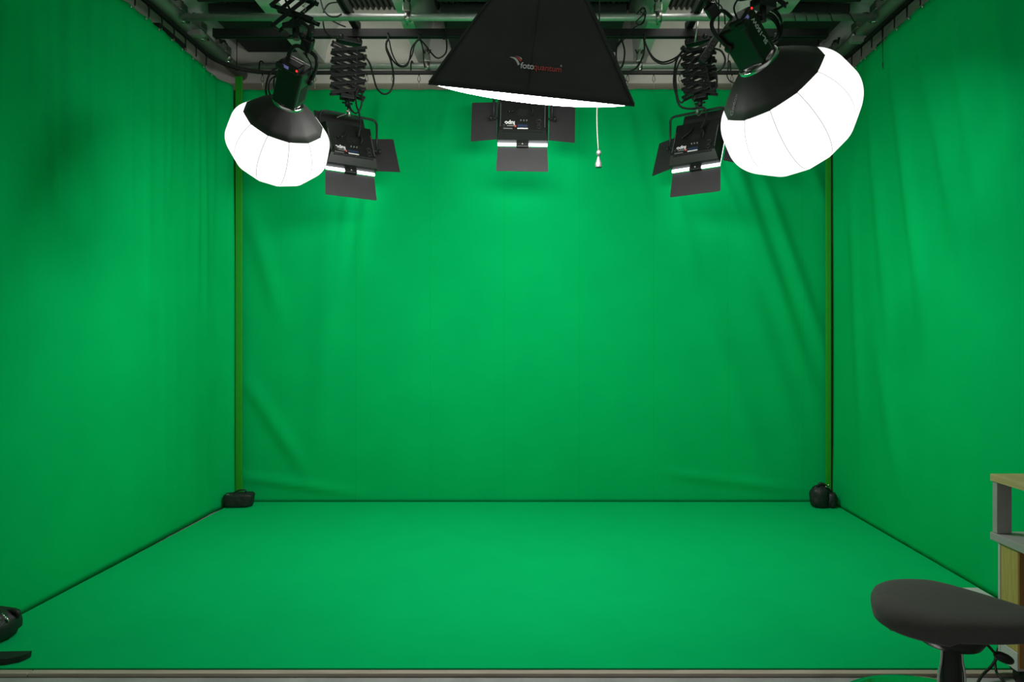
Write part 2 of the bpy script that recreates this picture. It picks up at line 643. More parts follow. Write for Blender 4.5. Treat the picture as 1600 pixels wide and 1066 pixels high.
def make_strap(label, group):
    t = thing('curtain_hook', label, 'hook', group=group)
    bm = NB(); box(bm, (0, 0, -0.016), (0.010, 0.012, 0.012), bev=.002); obj('glider', bm, 'rubber', t)
    bm = NB()
    tube(bm, catmull([(0, 0, -.011), (.002, 0, -.05), (0, 0, -.085)], 4), [.005] * 4 + [.0045] * 4 + [.003], 8)
    obj('strap', bm, 'rubber', t)
    bm = NB()
    tube(bm, [(0, 0, -.083), (0, 0, -.104)], .0025, 8)
    lathe(bm, [(.001, -.120), (.006, -.117), (.0075, -.111), (.006, -.105), (.001, -.102)], 12)
    obj('clip', bm, 'clamp', t, 'bright round metal clip')
    return t


hb = make_hook('black loop hook with silver clip on the rail over the back curtain', 'hooks above the back curtain')
xs = [bx2 for bx2 in [(-2.09 + 0.2 * k) for k in range(22)]]
for k, x in enumerate(xs):
    o = hb if k == 0 else copy_tree(hb)
    o.location = (x, 5.235, ZR)
hl = make_strap('black strap hook with bright clip on the rail over the left curtain', 'hooks above the left curtain')
for k in range(9):
    o = hl if k == 0 else copy_tree(hl)
    o.location = (xl, 3.72 + 0.145 * k, ZR)
    o.rotation_euler = (0, 0, R(90))
hr = copy_tree(hl)
tag(hr, 'black strap hook with bright clip on the rail over the right curtain', 'hook', 'hooks above the right curtain')
for k in range(9):
    o = hr if k == 0 else copy_tree(hr)
    o.location = (xr, 3.72 + 0.145 * k, ZR)
    o.rotation_euler = (0, 0, R(-90))
# bright grommet studs along the curtain tops between the hooks
bm = NB(); lathe(bm, [(.001, -.004), (.006, -.003), (.008, 0), (.006, .003), (.001, .004)], 12, Matrix.Rotation(R(90), 4, 'Y'))
st = obj('grommet', bm, 'clamp')
tag(st, 'small bright metal grommet in the top hem of the left curtain', 'grommet', 'grommets in the left curtain hem')
for k in range(9):
    o = st if k == 0 else st.copy()
    if k:
        COL.objects.link(o)
    y = 3.79 + 0.145 * k
    o.location = (left_fn((y - 1) / 4.2, 3.165).x + 0.008, y, 3.165)
st2 = st.copy(); COL.objects.link(st2)
tag(st2, 'small bright metal grommet in the top hem of the right curtain', 'grommet', 'grommets in the right curtain hem')
for k in range(9):
    o = st2 if k == 0 else st2.copy()
    if k:
        COL.objects.link(o)
    y = 3.79 + 0.145 * k
    o.location = (right_fn((5.2 - y) / 4.2, 3.165).x - 0.008, y, 3.165)

# ------------------------------------------------------------------ acoustic boards under the ceiling
def board(x0, x1, y0, y1, label):
    bm = NB()
    box(bm, ((x0 + x1) / 2, (y0 + y1) / 2, 3.617), (x1 - x0, y1 - y0, 0.062), bev=0.002)
    t = centred(obj('acoustic_board', bm, 'acoustic'))
    for hx in (.08, x1 - x0 - .08):
        for hy in (.1, y1 - y0 - .1):
            h = NB(); tube(h, [(x0 + hx - t.location.x, y0 + hy - t.location.y, .06), (x0 + hx - t.location.x, y0 + hy - t.location.y, ZC + .02 - t.location.z)], .004, 6); obj('hanger', h, 'clamp', t)
    tag(t, label, 'acoustic board', 'black boards under the ceiling')


board(-2.335, -1.90, 4.876, 5.56, 'black board under the ceiling at the back, left bay')
board(-2.335, -1.90, 3.6, 4.73, 'black board under the ceiling nearer the camera, left bay')
board(-0.675, 0.655, 4.876, 5.56, 'wide black board under the ceiling behind the softbox, middle bay')
board(-0.675, 0.655, 3.6, 4.73, 'wide black board under the ceiling nearer the camera, middle bay')
board(1.80, 2.25, 4.876, 5.56, 'black board under the ceiling at the back, right bay')
board(1.80, 2.25, 3.6, 4.73, 'black board under the ceiling nearer the camera, right bay')

# ------------------------------------------------------------------ scaffold pipes
ZP = 3.372


def pipe(p, q, label, r=0.024, m='chrome'):
    bm = NB(); tube(bm, [p, q], r, 20)
    tag(centred(obj('scaffold_pipe', bm, m)), label, 'pipe', 'metal pipes of the lighting grid')


pipe((-2.32, 4.50, ZP), (2.24, 4.50, ZP), 'silver pipe crossing in front of the black rail under the ceiling')
pipe((-2.30, 5.31, ZP), (2.22, 5.31, ZP), 'silver pipe running along the back wall just above the curtain rail')
pipe((-2.385, 1.2, ZP + .03), (-2.385, 5.585, ZP + .03), 'grey pipe running along the left wall above the curtain rail', 0.046, 'duct')
pipe((2.30, 1.2, ZP + .03), (2.30, 5.585, ZP + .03), 'grey pipe running along the right wall above the curtain rail', 0.046, 'duct')


def make_clamp(label):
    t = thing('pipe_clamp', label, 'clamp', group='pipe clamps of the lighting grid')
    bm = NB()
    lathe(bm, [(.027, -.012), (.033, -.012), (.033, .022), (.027, .022)], 20, Matrix.Rotation(R(90), 4, 'Y'), cap=False)
    lathe(bm, [(.027, -.012), (.027, .022)], 20, Matrix.Rotation(R(90), 4, 'Y'), cap=False)
    obj('collar', bm, 'clamp', t)
    bm = NB(); box(bm, (0, 0, .060), (.05, .05, .06), bev=.006); tube(bm, [(0, 0, .08), (0, 0, .13)], .012, 10); obj('hanger', bm, 'clamp', t)
    bm = NB(); tube(bm, [(0, -.03, -.034), (0, .03, -.034)], .006, 8); box(bm, (0, -.034, -.034), (.014, .01, .014)); obj('bolt', bm, 'polished', t)
    bm = NB()
    for s in (-1, 1):
        tube(bm, catmull([(s * .012, 0, .085), (s * .02, 0, .11), (s * .03, 0, .13)], 3), .005, 6)
    obj('strap', bm, 'rubber', t)
    return t


cl = make_clamp('metal clamp holding the front silver pipe to the beam left of the softbox')
cl.location = (-0.845, 4.50, ZP)
spots = [(0.81, 4.50, 0, 'metal clamp holding the front silver pipe to the beam right of the softbox'),
         (-0.84, 5.31, 0, 'metal clamp on the back pipe left of the softbox'),
         (0.81, 5.31, 0, 'metal clamp on the back pipe right of the softbox'),
         (-2.385, 4.56, 90, 'metal clamp on the left wall pipe where the front pipe meets it'),
         (-2.385, 4.83, 90, 'middle one of the three metal clamps on the left wall pipe'),
         (-2.385, 5.22, 90, 'metal clamp on the left wall pipe closest to the back corner'),
         (2.30, 4.56, 90, 'metal clamp on the right wall pipe where the front pipe meets it'),
         (2.30, 4.83, 90, 'middle one of the three metal clamps on the right wall pipe'),
         (2.30, 5.22, 90, 'metal clamp on the right wall pipe closest to the back corner')]
for x, y, a, lb in spots:
    c = copy_tree(cl)
    c['label'] = lb
    c.location = (x, y, ZP + (.03 if a else 0))
    c.rotation_euler = (0, 0, R(a))
    if a:
        c.scale = (1.9, 1.9, 1.0)

# stub brackets and dark wall brackets at both sides
for s, x, lb, lb2 in ((-1, -2.335, 'short grey stub bar reaching in from the left wall pipe', 'dark metal wall bracket behind the hooks above the left curtain'),
                      (1, 2.22, 'short grey stub bar reaching in from the right wall pipe', 'dark metal wall bracket behind the hooks above the right curtain')):
    bm = NB(); box(bm, (x, 4.70, 3.355 if s < 0 else 3.31), (0.10, 0.05, 0.040), bev=.003)
    tag(centred(obj('stub_bar', bm, 'duct')), lb, 'bar', 'stub bars on the wall pipes')
    t = thing('wall_bracket', lb2, 'bracket', (s * 2.44, 4.52, 3.20), group='dark wall brackets')
    if s > 0:
        t.location.x = 2.39
    bm = NB(); box(bm, (0, 0, 0.02), (.10, .34, .10), bev=.008); obj('housing', bm, 'black_metal', t)
    bm = NB(); box(bm, (s * .08, 0, .02), (.17, .05, .05), bev=.004); obj('arm', bm, 'black_metal', t)
    bm = NB(); tube(bm, [(0, -.09, -.011), (0, -.09, -.09)], .012, 8); obj('peg', bm, 'black_metal', t)

# ------------------------------------------------------------------ black studio rails
def rail(p, q, label, h=0.053, w=0.045):
    p, q = Vector(p), Vector(q)
    d = (q - p)
    L = d.length
    ang = math.atan2(d.y, d.x)
    t = thing('studio_rail', label, 'rail', ((p.x + q.x) / 2, (p.y + q.y) / 2, p.z), Matrix.Rotation(ang, 3, 'Z'), 'black studio ceiling rails')
    bm = NB()
    prof = [(-w / 2, -h / 2), (-.008, -h / 2), (-.008, -h / 2 + .01), (.008, -h / 2 + .01), (.008, -h / 2), (w / 2, -h / 2), (w / 2, h / 2), (-w / 2, h / 2)]
    prism(bm, prof, L, Matrix.Rotation(R(-90), 4, 'Z') @ Matrix.Translation((0, -L / 2, 0)))
    obj('profile', bm, 'rail', t)
    for s in (-1, 1):
        bm = NB(); box(bm, (s * (L / 2 - .002), 0, 0), (.012, w + .006, h + .006), bev=.002); obj('end_cap', bm, 'rail', t)
    return t


RZ = 3.361
rail((-2.215, 4.72, RZ), (2.015, 4.72, RZ), 'long black studio rail crossing the ceiling behind the front silver pipe')
rail((-1.235, 1.6, RZ + .056), (-1.235, 4.74, RZ + .056), 'black studio rail running into the room left of the softbox')
rail((1.065, 1.6, RZ + .056), (1.065, 4.74, RZ + .056), 'black studio rail running into the room right of the softbox')
rail((-2.0, 3.14, RZ), (2.0, 3.14, RZ), 'black studio rail above the softbox and the lantern lights')
# rail bolts (silver dots) and cable hangers
bm = NB(); lathe(bm, [(.001, -.012), (.006, -.010), (.006, 0), (.001, .001)], 10, Matrix.Rotation(R(-90), 4, 'X')); box(bm, (0, -.004, -.03), (.016, .012, .03), bev=.003)
clipo = obj('cable_clip', bm, 'plastic')
tag(clipo, 'small black cable clip on the long studio rail just right of the left pantograph', 'clip', 'cable clips on the studio rail')
for k, (px, lb) in enumerate(((607, ''), (656, 'small black cable clip on the studio rail, first one left of the beam clamp'), (694, 'small black cable clip on the studio rail beside the softbox left edge'),
                              (971, 'small black cable clip on the studio rail beside the softbox right edge'), (1007, 'small black cable clip on the studio rail between softbox and right pantograph'))):
    o = clipo if k == 0 else clipo.copy()
    if k:
        COL.objects.link(o)
        o['label'] = lb
    o.location = ((px - CX) / F * 4.697, 4.692, RZ - .01)

# ------------------------------------------------------------------ pantographs
def make_pantograph(label, H, W, N, group='pantographs under the studio rails'):
    """origin at the top, hanging down to -H"""
    t = thing('pantograph', label, 'pantograph', group=group)
    bm = NB()
    box(bm, (0, 0, -.012), (.17, .075, .035), bev=.006)
    for s in (-1, 1):
        for y in (-.03, .03):
            lathe(bm, [(.001, -.012), (.018, -.012), (.018, .012), (.001, .012)], 14, Matrix.Translation((s * .06, y, .0)) @ Matrix.Rotation(R(90), 4, 'X'))
    obj('carriage', bm, 'black_metal', t)
    h = (H - .10) / N
    z0 = -.045
    ln = math.hypot(W, h)
    ang = math.atan2(h, W)
    bm = NB()
    box(bm, (0, 0, 0), (ln + .020, .006, .020), bev=.002)
    for s in (-1, 0, 1):
        tube(bm, [(s * ln / 2, -.007, 0), (s * ln / 2, .007, 0)], .006, 8)
    first = obj('scissor_arm', bm, 'black_metal', t)
    used = False
    for y in (-.028, .028):
        for k in range(N):
            for s in (-1, 1):
                o = first
                if used:
                    o = first.copy()
                    COL.objects.link(o)
                used = True
                o.parent = t
                o.location = (0, y + s * .006, z0 - h * (k + .5))
                o.rotation_euler = (0, s * ang, 0)
    bm = NB()
    for k in range(N + 1):
        for s in (-1, 1):
            tube(bm, [(s * W / 2, -.04, z0 - h * k), (s * W / 2, .04, z0 - h * k)], .005, 8)
    for k in range(N):
        tube(bm, [(0, -.04, z0 - h * (k + .5)), (0, .04, z0 - h * (k + .5))], .004, 8)
    obj('pivot_pins', bm, 'black_metal', t)
    bm = NB()
    for k in range(0, N * 4):
        a = k * PI / 2
    sp = [Vector((.05 + .007 * math.cos(a), .007 * math.sin(a), z0 - (H - .14) * a / (40 * PI))) for a in [i * PI / 4 for i in range(161)]]
    tube(bm, sp, .0018, 5)
    obj('spring', bm, 'clamp', t)
    bm = NB()
    box(bm, (0, 0, -H + .045), (.10, .07, .03), bev=.005)
    tube(bm, [(0, 0, -H + .035), (0, 0, -H - .015)], .016, 12)
    tube(bm, [(-.035, 0, -H + .005), (.035, 0, -H + .005)], .007, 8)
    obj('spigot', bm, 'black_metal', t)
    return t


pa = make_pantograph('black folded pantograph holding the left panel light', 0.445, 0.215, 6)
pa.location = (-1.285, 4.72, RZ - .042)
pa.rotation_euler = (0, R(1.5), R(24))
pb = copy_tree(pa)
pb['label'] = 'black pantograph wrapped in cable loops, holding the right panel light'
pb.location = (1.125, 4.72, RZ - .042)
pb.rotation_euler = (0, R(-2), R(-26))
pc = copy_tree(pa)
pc['label'] = 'black pantograph behind the softbox holding the middle panel light'
pc.location = (-0.085, 4.72, RZ - .042)
pc.scale = (1, 1, .55)
pc.rotation_euler = (0, 0, 0)
pd = make_pantograph('black pantograph with open scissor arms above the left lantern light', 0.67, 0.19, 6)
pd.location = (-1.15, 3.17, RZ - .042)
pd.rotation_euler = (0, R(-4), R(-14))
pe = copy_tree(pa)
pe['label'] = 'black pantograph end with bracket above the right lantern light'
pe.location = (1.06, 3.14, RZ - .042)
pe.scale = (1, 1, 1.33)

def poly(a):
    b = a % (PI / 6)
    return math.cos(PI / 12) / math.cos(b - PI / 12)


def make_lantern(label, centre, axis, xh, S, headroll, text=False):
    glowm = 'lantern_large' if S == 1 else 'lantern_small'
    dz = .128 * S - .128
    rot = frame_from(axis, xh)
    t = thing('lantern_light', label, 'studio light', centre, rot, 'round lantern lights')
    n = 12 * 8
    prof = [(.250, 0), (.278, -.028), (.306, -.068), (.326, -.115), (.335, -.165), (.330, -.220), (.310, -.275), (.275, -.328), (.225, -.375), (.165, -.410), (.100, -.430), (.045, -.440)]
    sm = catmull([Vector((a * S, 0, b * S)) for a, b in prof], 4)
    bm = NB()
    lathe(bm, [(p.x, p.z) for p in sm], n, None, lambda a, z: poly(a))
    obj('diffuser', bm, glowm, t, 'glowing white fabric ball with thin seams')
    bm = NB()
    tube(bm, [(0, 0, -.436 * S), (0, 0, -.452 * S)], [.03 * S, .022 * S], 12)
    obj('bottom_button', bm, glowm, t)
    bm = NB()
    outer = [(.090, .128), (.125, .108), (.170, .075), (.215, .036), (.254, -.004)]
    inner = [(.246, -.004), (.210, .028), (.165, .066), (.120, .098), (.086, .118)]
    lathe(bm, outer + inner + [outer[0]], 12 * 6, None, lambda a, z: 1 - (1 - poly(a)) * min(1, max(0, (.128 - z) / .13)), cap=False)
    bmesh.ops.scale(bm, vec=(S, S, S), verts=bm.verts[:])
    obj('skirt', bm, 'skirt', t, 'black fabric skirt')
    bm = NB()
    lathe(bm, [(.078, .116), (.097, .116), (.099, .124), (.094, .142), (.078, .142), (.078, .116)], 40, cap=False)
    bmesh.ops.scale(bm, vec=(S, S, S), verts=bm.verts[:])
    obj('speed_ring', bm, 'polished', t, 'chrome ring')
    ld = bpy.data.lights.new('bulb', 'AREA')
    ld.shape = 'DISK'
    ld.size = 0.14 * S
    ld.spread = R(105)
    ld.energy = BULB
    ld.color = (1.0, 0.985, 0.96)
    lo = bpy.data.objects.new('bulb', ld)
    COL.objects.link(lo)
    lo.parent = t
    lo.location = (0, 0, .112 * S)
    # lamp head
    HK = .84 if S == 1 else .76
    HR = Matrix.Translation((0, 0, dz + .128)) @ Matrix.Scale(HK, 4) @ Matrix.Translation((0, 0, -.128)) @ Matrix.Rotation(R(headroll), 4, 'Z')
    hd = bpy.data.objects.new('lamp_head', None)
    bm = NB()
    box(bm, (0, 0, .265), (.150, .165, .250), bev=.014, seg=3)
    lathe(bm, [(.074 * S, .120), (.074 * S, .150)], 32)
    for v in bm.verts:
        v.co = HR @ v.co
    hd = obj('lamp_head', bm, 'body', t)
    bm = NB()
    for k in range(9):
        box(bm, (.0755, -.0, .18 + k * .012), (.003, .10, .004))
    for v in bm.verts:
        v.co = HR @ v.co
    obj('vent', bm, 'rubber', hd)
    bm = NB()
    box(bm, (-.012, -.045, .392), (.125, .09, .05), bev=.012, seg=3)
    box(bm, (-.062, -.070, .380), (.05, .06, .04), bev=.008)
    for v in bm.verts:
        v.co = HR @ v.co
    obj('control_panel', bm, 'plastic', hd)
    bm = NB(); box(bm, (-.03, -.0905, .392), (.04, .004, .018), bev=.0015)
    for v in bm.verts:
        v.co = HR @ v.co
    obj('display', bm, 'display', hd, 'small violet display')
    bm = NB(); lathe(bm, [(.001, 0), (.007, .001), (.005, .005), (.001, .006)], 12, HR @ Matrix.Translation((.04, -.091, .402)) @ Matrix.Rotation(R(90), 4, 'X'))
    obj('indicator_light', bm, 'redlight', hd, 'glowing red dot')
    # yoke
    bm = NB()
    pts = [HR @ Vector(p) for p in ((-.082, .055, .30), (-.088, .065, .35), (-.084, .08, .42), (-.05, .085, .46), (.05, .085, .46), (.084, .08, .42), (.088, .065, .35), (.082, .055, .30))]
    tube(bm, catmull(pts, 5), .009, 8)
    obj('yoke', bm, 'black_metal', t)
    for s in (-1, 1):
        bm = NB(); lathe(bm, [(.001, 0), (.022, 0), (.022, .018), (.001, .020)], 14, HR @ Matrix.Translation((s * .076, .055, .30)) @ Matrix.Rotation(R(90 * s), 4, 'Y'))
        obj('knob', bm, 'plastic', t)
    bm = NB()
    c = HR @ Vector((0, .085, .46))
    box(bm, c + Vector((0, 0, .03)), (.05, .05, .06), bev=.008)
    tube(bm, [c + Vector((0, 0, .05)), c + Vector((0, 0, .12))], .013, 10)
    obj('spigot_bracket', bm, 'black_metal', t)
    if text:
        # print along the head, reading towards the control panel
        mt = HR @ Matrix(((0, -1, 0, .022), (0, 0, -1, -.0882), (1, 0, 0, .215), (0, 0, 0, 1)))
        mt2 = HR @ Matrix(((0, 1, 0, 0), (0, 0, -1, 0), (1, 0, 0, 0), (0, 0, 0, 1)))
        B = HR.to_3x3() @ Matrix(((0, -1, 0), (0, 0, -1), (1, 0, 0)))
        o1 = text_mesh('lettering', 'SL-150W', .042, 'white_ink', hd, Matrix.Translation(HR @ Vector((.034, -.0830, .200))) @ B.to_4x4(), bold=.0006)
        text_mesh('lettering', 'Godox', .020, 'grey_ink', hd, Matrix.Translation(HR @ Vector((.045, -.0830, .152))) @ B.to_4x4())
    return t


aR = Vector((-.491, 0, .868)) * math.cos(R(29)) + Vector((-.35, -.88, -.31)) * math.sin(R(29))
make_pt = P(1206, 131, 3.22)
lanR = make_lantern('large glowing white lantern light on the right, tilted, with black skirt', make_pt, aR, (1, 0, .3), 1.0, 38, True)
aL = Vector((.25, 0, .968)) * math.cos(R(38)) + Vector((.30, -.90, -.30)) * math.sin(R(38))
lanL = make_lantern('glowing white lantern light on the left with black skirt, beside the left curtain', P(444, 187, 3.3), aL, (1, 0, -.2), 0.735, -4, False)
# skirt lettering of the right lantern
sk = [c for c in lanR.children if c.name.startswith('skirt')][0]
a0 = R(-172)
slope = Vector((.254 - .125, 0, -.004 - .108)).normalized()
rotz = Matrix.Rotation(a0, 3, 'Z')
tx = rotz @ slope
nz = rotz @ Vector((-slope.z, 0, slope.x))
upv = nz.cross(tx)
Bm = Matrix((-tx, -upv, nz)).transposed()
text_mesh('lettering', 'Godox', .035, 'grey_ink', sk, Matrix.Translation(rotz @ Vector((.236, 0, .0155)) + nz * .004 + upv * .01) @ Bm.to_4x4())

# ------------------------------------------------------------------ softbox
near_mid = P(830.5, 146, 3.0)
r6 = R(6.1)
ux = Vector((math.cos(r6), 0, -math.sin(r6)))
tl = R(30.0)
uy = Vector((0, math.cos(tl), math.sin(tl)))
uz = ux.cross(uy).normalized()
uy = uz.cross(ux).normalized()
rot = Matrix((ux, uy, uz)).transposed()
HW, HD, SH, SR = 0.452, 0.30, 0.52, 0.085
sb = thing('softbox', 'large black rectangular softbox with a red and white printed name, top centre', 'softbox', near_mid + uy * HD, rot)


def soft_pt(u, v, t, puff=0.0):
    """u, v in -1..1 on the rim, t 0 at the rim to 1 at the ring"""
    k = 1 - t
    s = k ** 0.93
    x = u * (SR + (HW - SR) * s)
    y = v * (SR + (HD - SR) * s)
    return Vector((x, y, SH * t))


bm = NB()
sides = [((-1, -1), (1, -1)), ((1, -1), (1, 1)), ((1, 1), (-1, 1)), ((-1, 1), (-1, -1))]
NT, NU = 16, 24
for (a, b) in sides:
    grid = []
    for j in range(NT + 1):
        row = []
        t = j / NT
        for i in range(NU + 1):
            w = i / NU
            u = a[0] + (b[0] - a[0]) * w
            v = a[1] + (b[1] - a[1]) * w
            p = soft_pt(u, v, t)
            sag = .020 * math.sin(PI * w) ** 1 * math.sin(PI * min(1, t * 1.02))
            sag += .006 * noise.noise(Vector((u * 3 + 5, v * 3, t * 4))) * math.sin(PI * w) * math.sin(PI * t)
            nrm = Vector((a[0] + b[0], a[1] + b[1], 0)).normalized()
            row.append(bm.verts.new(p - nrm * sag))
        grid.append(row)
    for j in range(NT):
        for i in range(NU):
            f = bm.faces.new((grid[j][i], grid[j][i + 1], grid[j + 1][i + 1], grid[j + 1][i]))
            f.smooth = True
bmesh.ops.remove_doubles(bm, verts=bm.verts[:], dist=1e-5)
cov = obj('cover', bm, 'fabric', sb)
smd = cov.modifiers.new('thickness', 'SOLIDIFY'); smd.thickness = .003
# lip
bm = NB()
lipz = -.006
for (a, b) in sides:
    p0, p1 = soft_pt(*a, 0), soft_pt(*b, 0)
    vs = [bm.verts.new(p) for p in (p0 * 1.004, p1 * 1.004, p1 * 1.004 + Vector((0, 0, lipz)), p0 * 1.004 + Vector((0, 0, lipz)))]
    bm.faces.new(vs)
    tube(bm, [p0 * 1.003 + Vector((0, 0, lipz)), p1 * 1.003 + Vector((0, 0, lipz))], .004, 6)
lip = obj('lip', bm, 'fabric', sb)
smd = lip.modifiers.new('thickness', 'SOLIDIFY'); smd.thickness = .003
# corner rods
for (a, b) in sides:
    bm = NB(); tube(bm, [soft_pt(*a, t) * 1.0 for t in (0, .2, .4, .6, .8, 1)], .006, 8); obj('rod_sleeve', bm, 'fabric', sb)
# centre seam on the near side
bm = NB(); tube(bm, [soft_pt(-.04, -1, t) + Vector((0, .020 * math.sin(PI * t) - .002, 0)) for t in [k / 12 for k in range(13)]], .0025, 6); obj('seam', bm, 'fabric', sb)
# diffuser, bulging
bm = NB()
n1, n2 = 28, 20
g = []
for j in range(n2 + 1):
    row = []
    for i in range(n1 + 1):
        u, v = -1 + 2 * i / n1, -1 + 2 * j / n2
        bul = max(0, 1 - u * u) ** .5 * (1 - v ** 4)
        row.append(bm.verts.new(Vector((u * HW * .992, v * HD * .992, -.008 - .066 * bul))))
    g.append(row)
for j in range(n2):
    for i in range(n1):
        f = bm.faces.new((g[j][i], g[j][i + 1], g[j + 1][i + 1], g[j + 1][i]))
        f.smooth = True
dif = obj('diffuser', bm, 'soft_light', sb, 'glowing white front cloth')
bm = NB(); lathe(bm, [(.07, SH - .01), (.105, SH - .01), (.105, SH + .03), (.07, SH + .03)], 28); obj('speed_ring', bm, 'black_metal', sb)
bm = NB(); box(bm, (0, 0, SH + .13), (.15, .17, .22), bev=.012); obj('lamp_head', bm, 'body', sb)
bm = NB(); tube(bm, catmull([(-.09, 0, SH + .12), (-.09, .04, SH + .2), (0, .06, SH + .27), (.09, .04, SH + .2), (.09, 0, SH + .12)], 5), .009, 8); obj('yoke', bm, 'black_metal', sb)
yt = Vector((0, .06, SH + .27))
yw = sb.matrix_world @ yt
bm = NB(); tube(bm, [yt, sb.matrix_world.inverted() @ Vector((yw.x, 3.14, 3.335))], .013, 10); obj('hanger_rod', bm, 'black_metal', sb)
# printed name on the near side: local frame of the near panel
t_l = .185
p_l = soft_pt(0, -1, t_l) + Vector((0, .020 * math.sin(PI * t_l), 0))
tan = (soft_pt(0, -1, t_l + .02) + Vector((0, .020 * math.sin(PI * (t_l + .02)), 0)) - p_l).normalized()
ex = Vector((1, 0, 0))
en = ex.cross(tan).normalized()      # points out of the panel, towards the room
LB = Matrix((ex, tan, en)).transposed().to_4x4()


def lm(x, y, z=.0075):
    return Matrix.Translation(p_l + en * z) @ LB @ Matrix.Translation((x, y, 0))


text_mesh('lettering', 'foto', .0355, 'white_ink', sb, lm(-.060, -.006), bold=.0008)
text_mesh('lettering', 'quantum', .0355, 'red_ink', sb, lm(-.0035, -.006), bold=.0003)
text_mesh('lettering', '®', .011, 'white_ink', sb, lm(.113, .017))


def swoosh(name, pts, m):
    bm = NB()
    vs = [bm.verts.new((LB @ Vector((x * .95, y, 0))) + p_l + en * .0048) for x, y in pts]
    bm.faces.new(vs)
    r = bmesh.ops.extrude_face_region(bm, geom=bm.faces[:])
    bmesh.ops.translate(bm, vec=en * .0006, verts=[v for v in r['geom'] if isinstance(v, bmesh.types.BMVert)])
    obj(name, bm, m, sb)


def arc(p, q, bulge, n=10):
    p, q = Vector((*p, 0)), Vector((*q, 0))
    d = q - p
    nn = Vector((-d.y, d.x, 0))
    return [tuple((p + d * k / n + nn * bulge * 4 * (k / n) * (1 - k / n)).xy) for k in range(n + 1)]


swoosh('emblem', arc((-.118, .036), (-.076, .004), .16) + arc((-.068, .010), (-.118, .036), -.22)[:-1], 'white_ink')
swoosh('emblem', arc((-.096, .037), (-.060, .030), .14) + arc((-.066, .020), (-.096, .037), -.10)[:-1], 'red_ink')
swoosh('emblem', arc((-.098, .040), (-.061, .036), .14) + arc((-.060, .028), (-.098, .040), -.20)[:-1], 'white_ink')


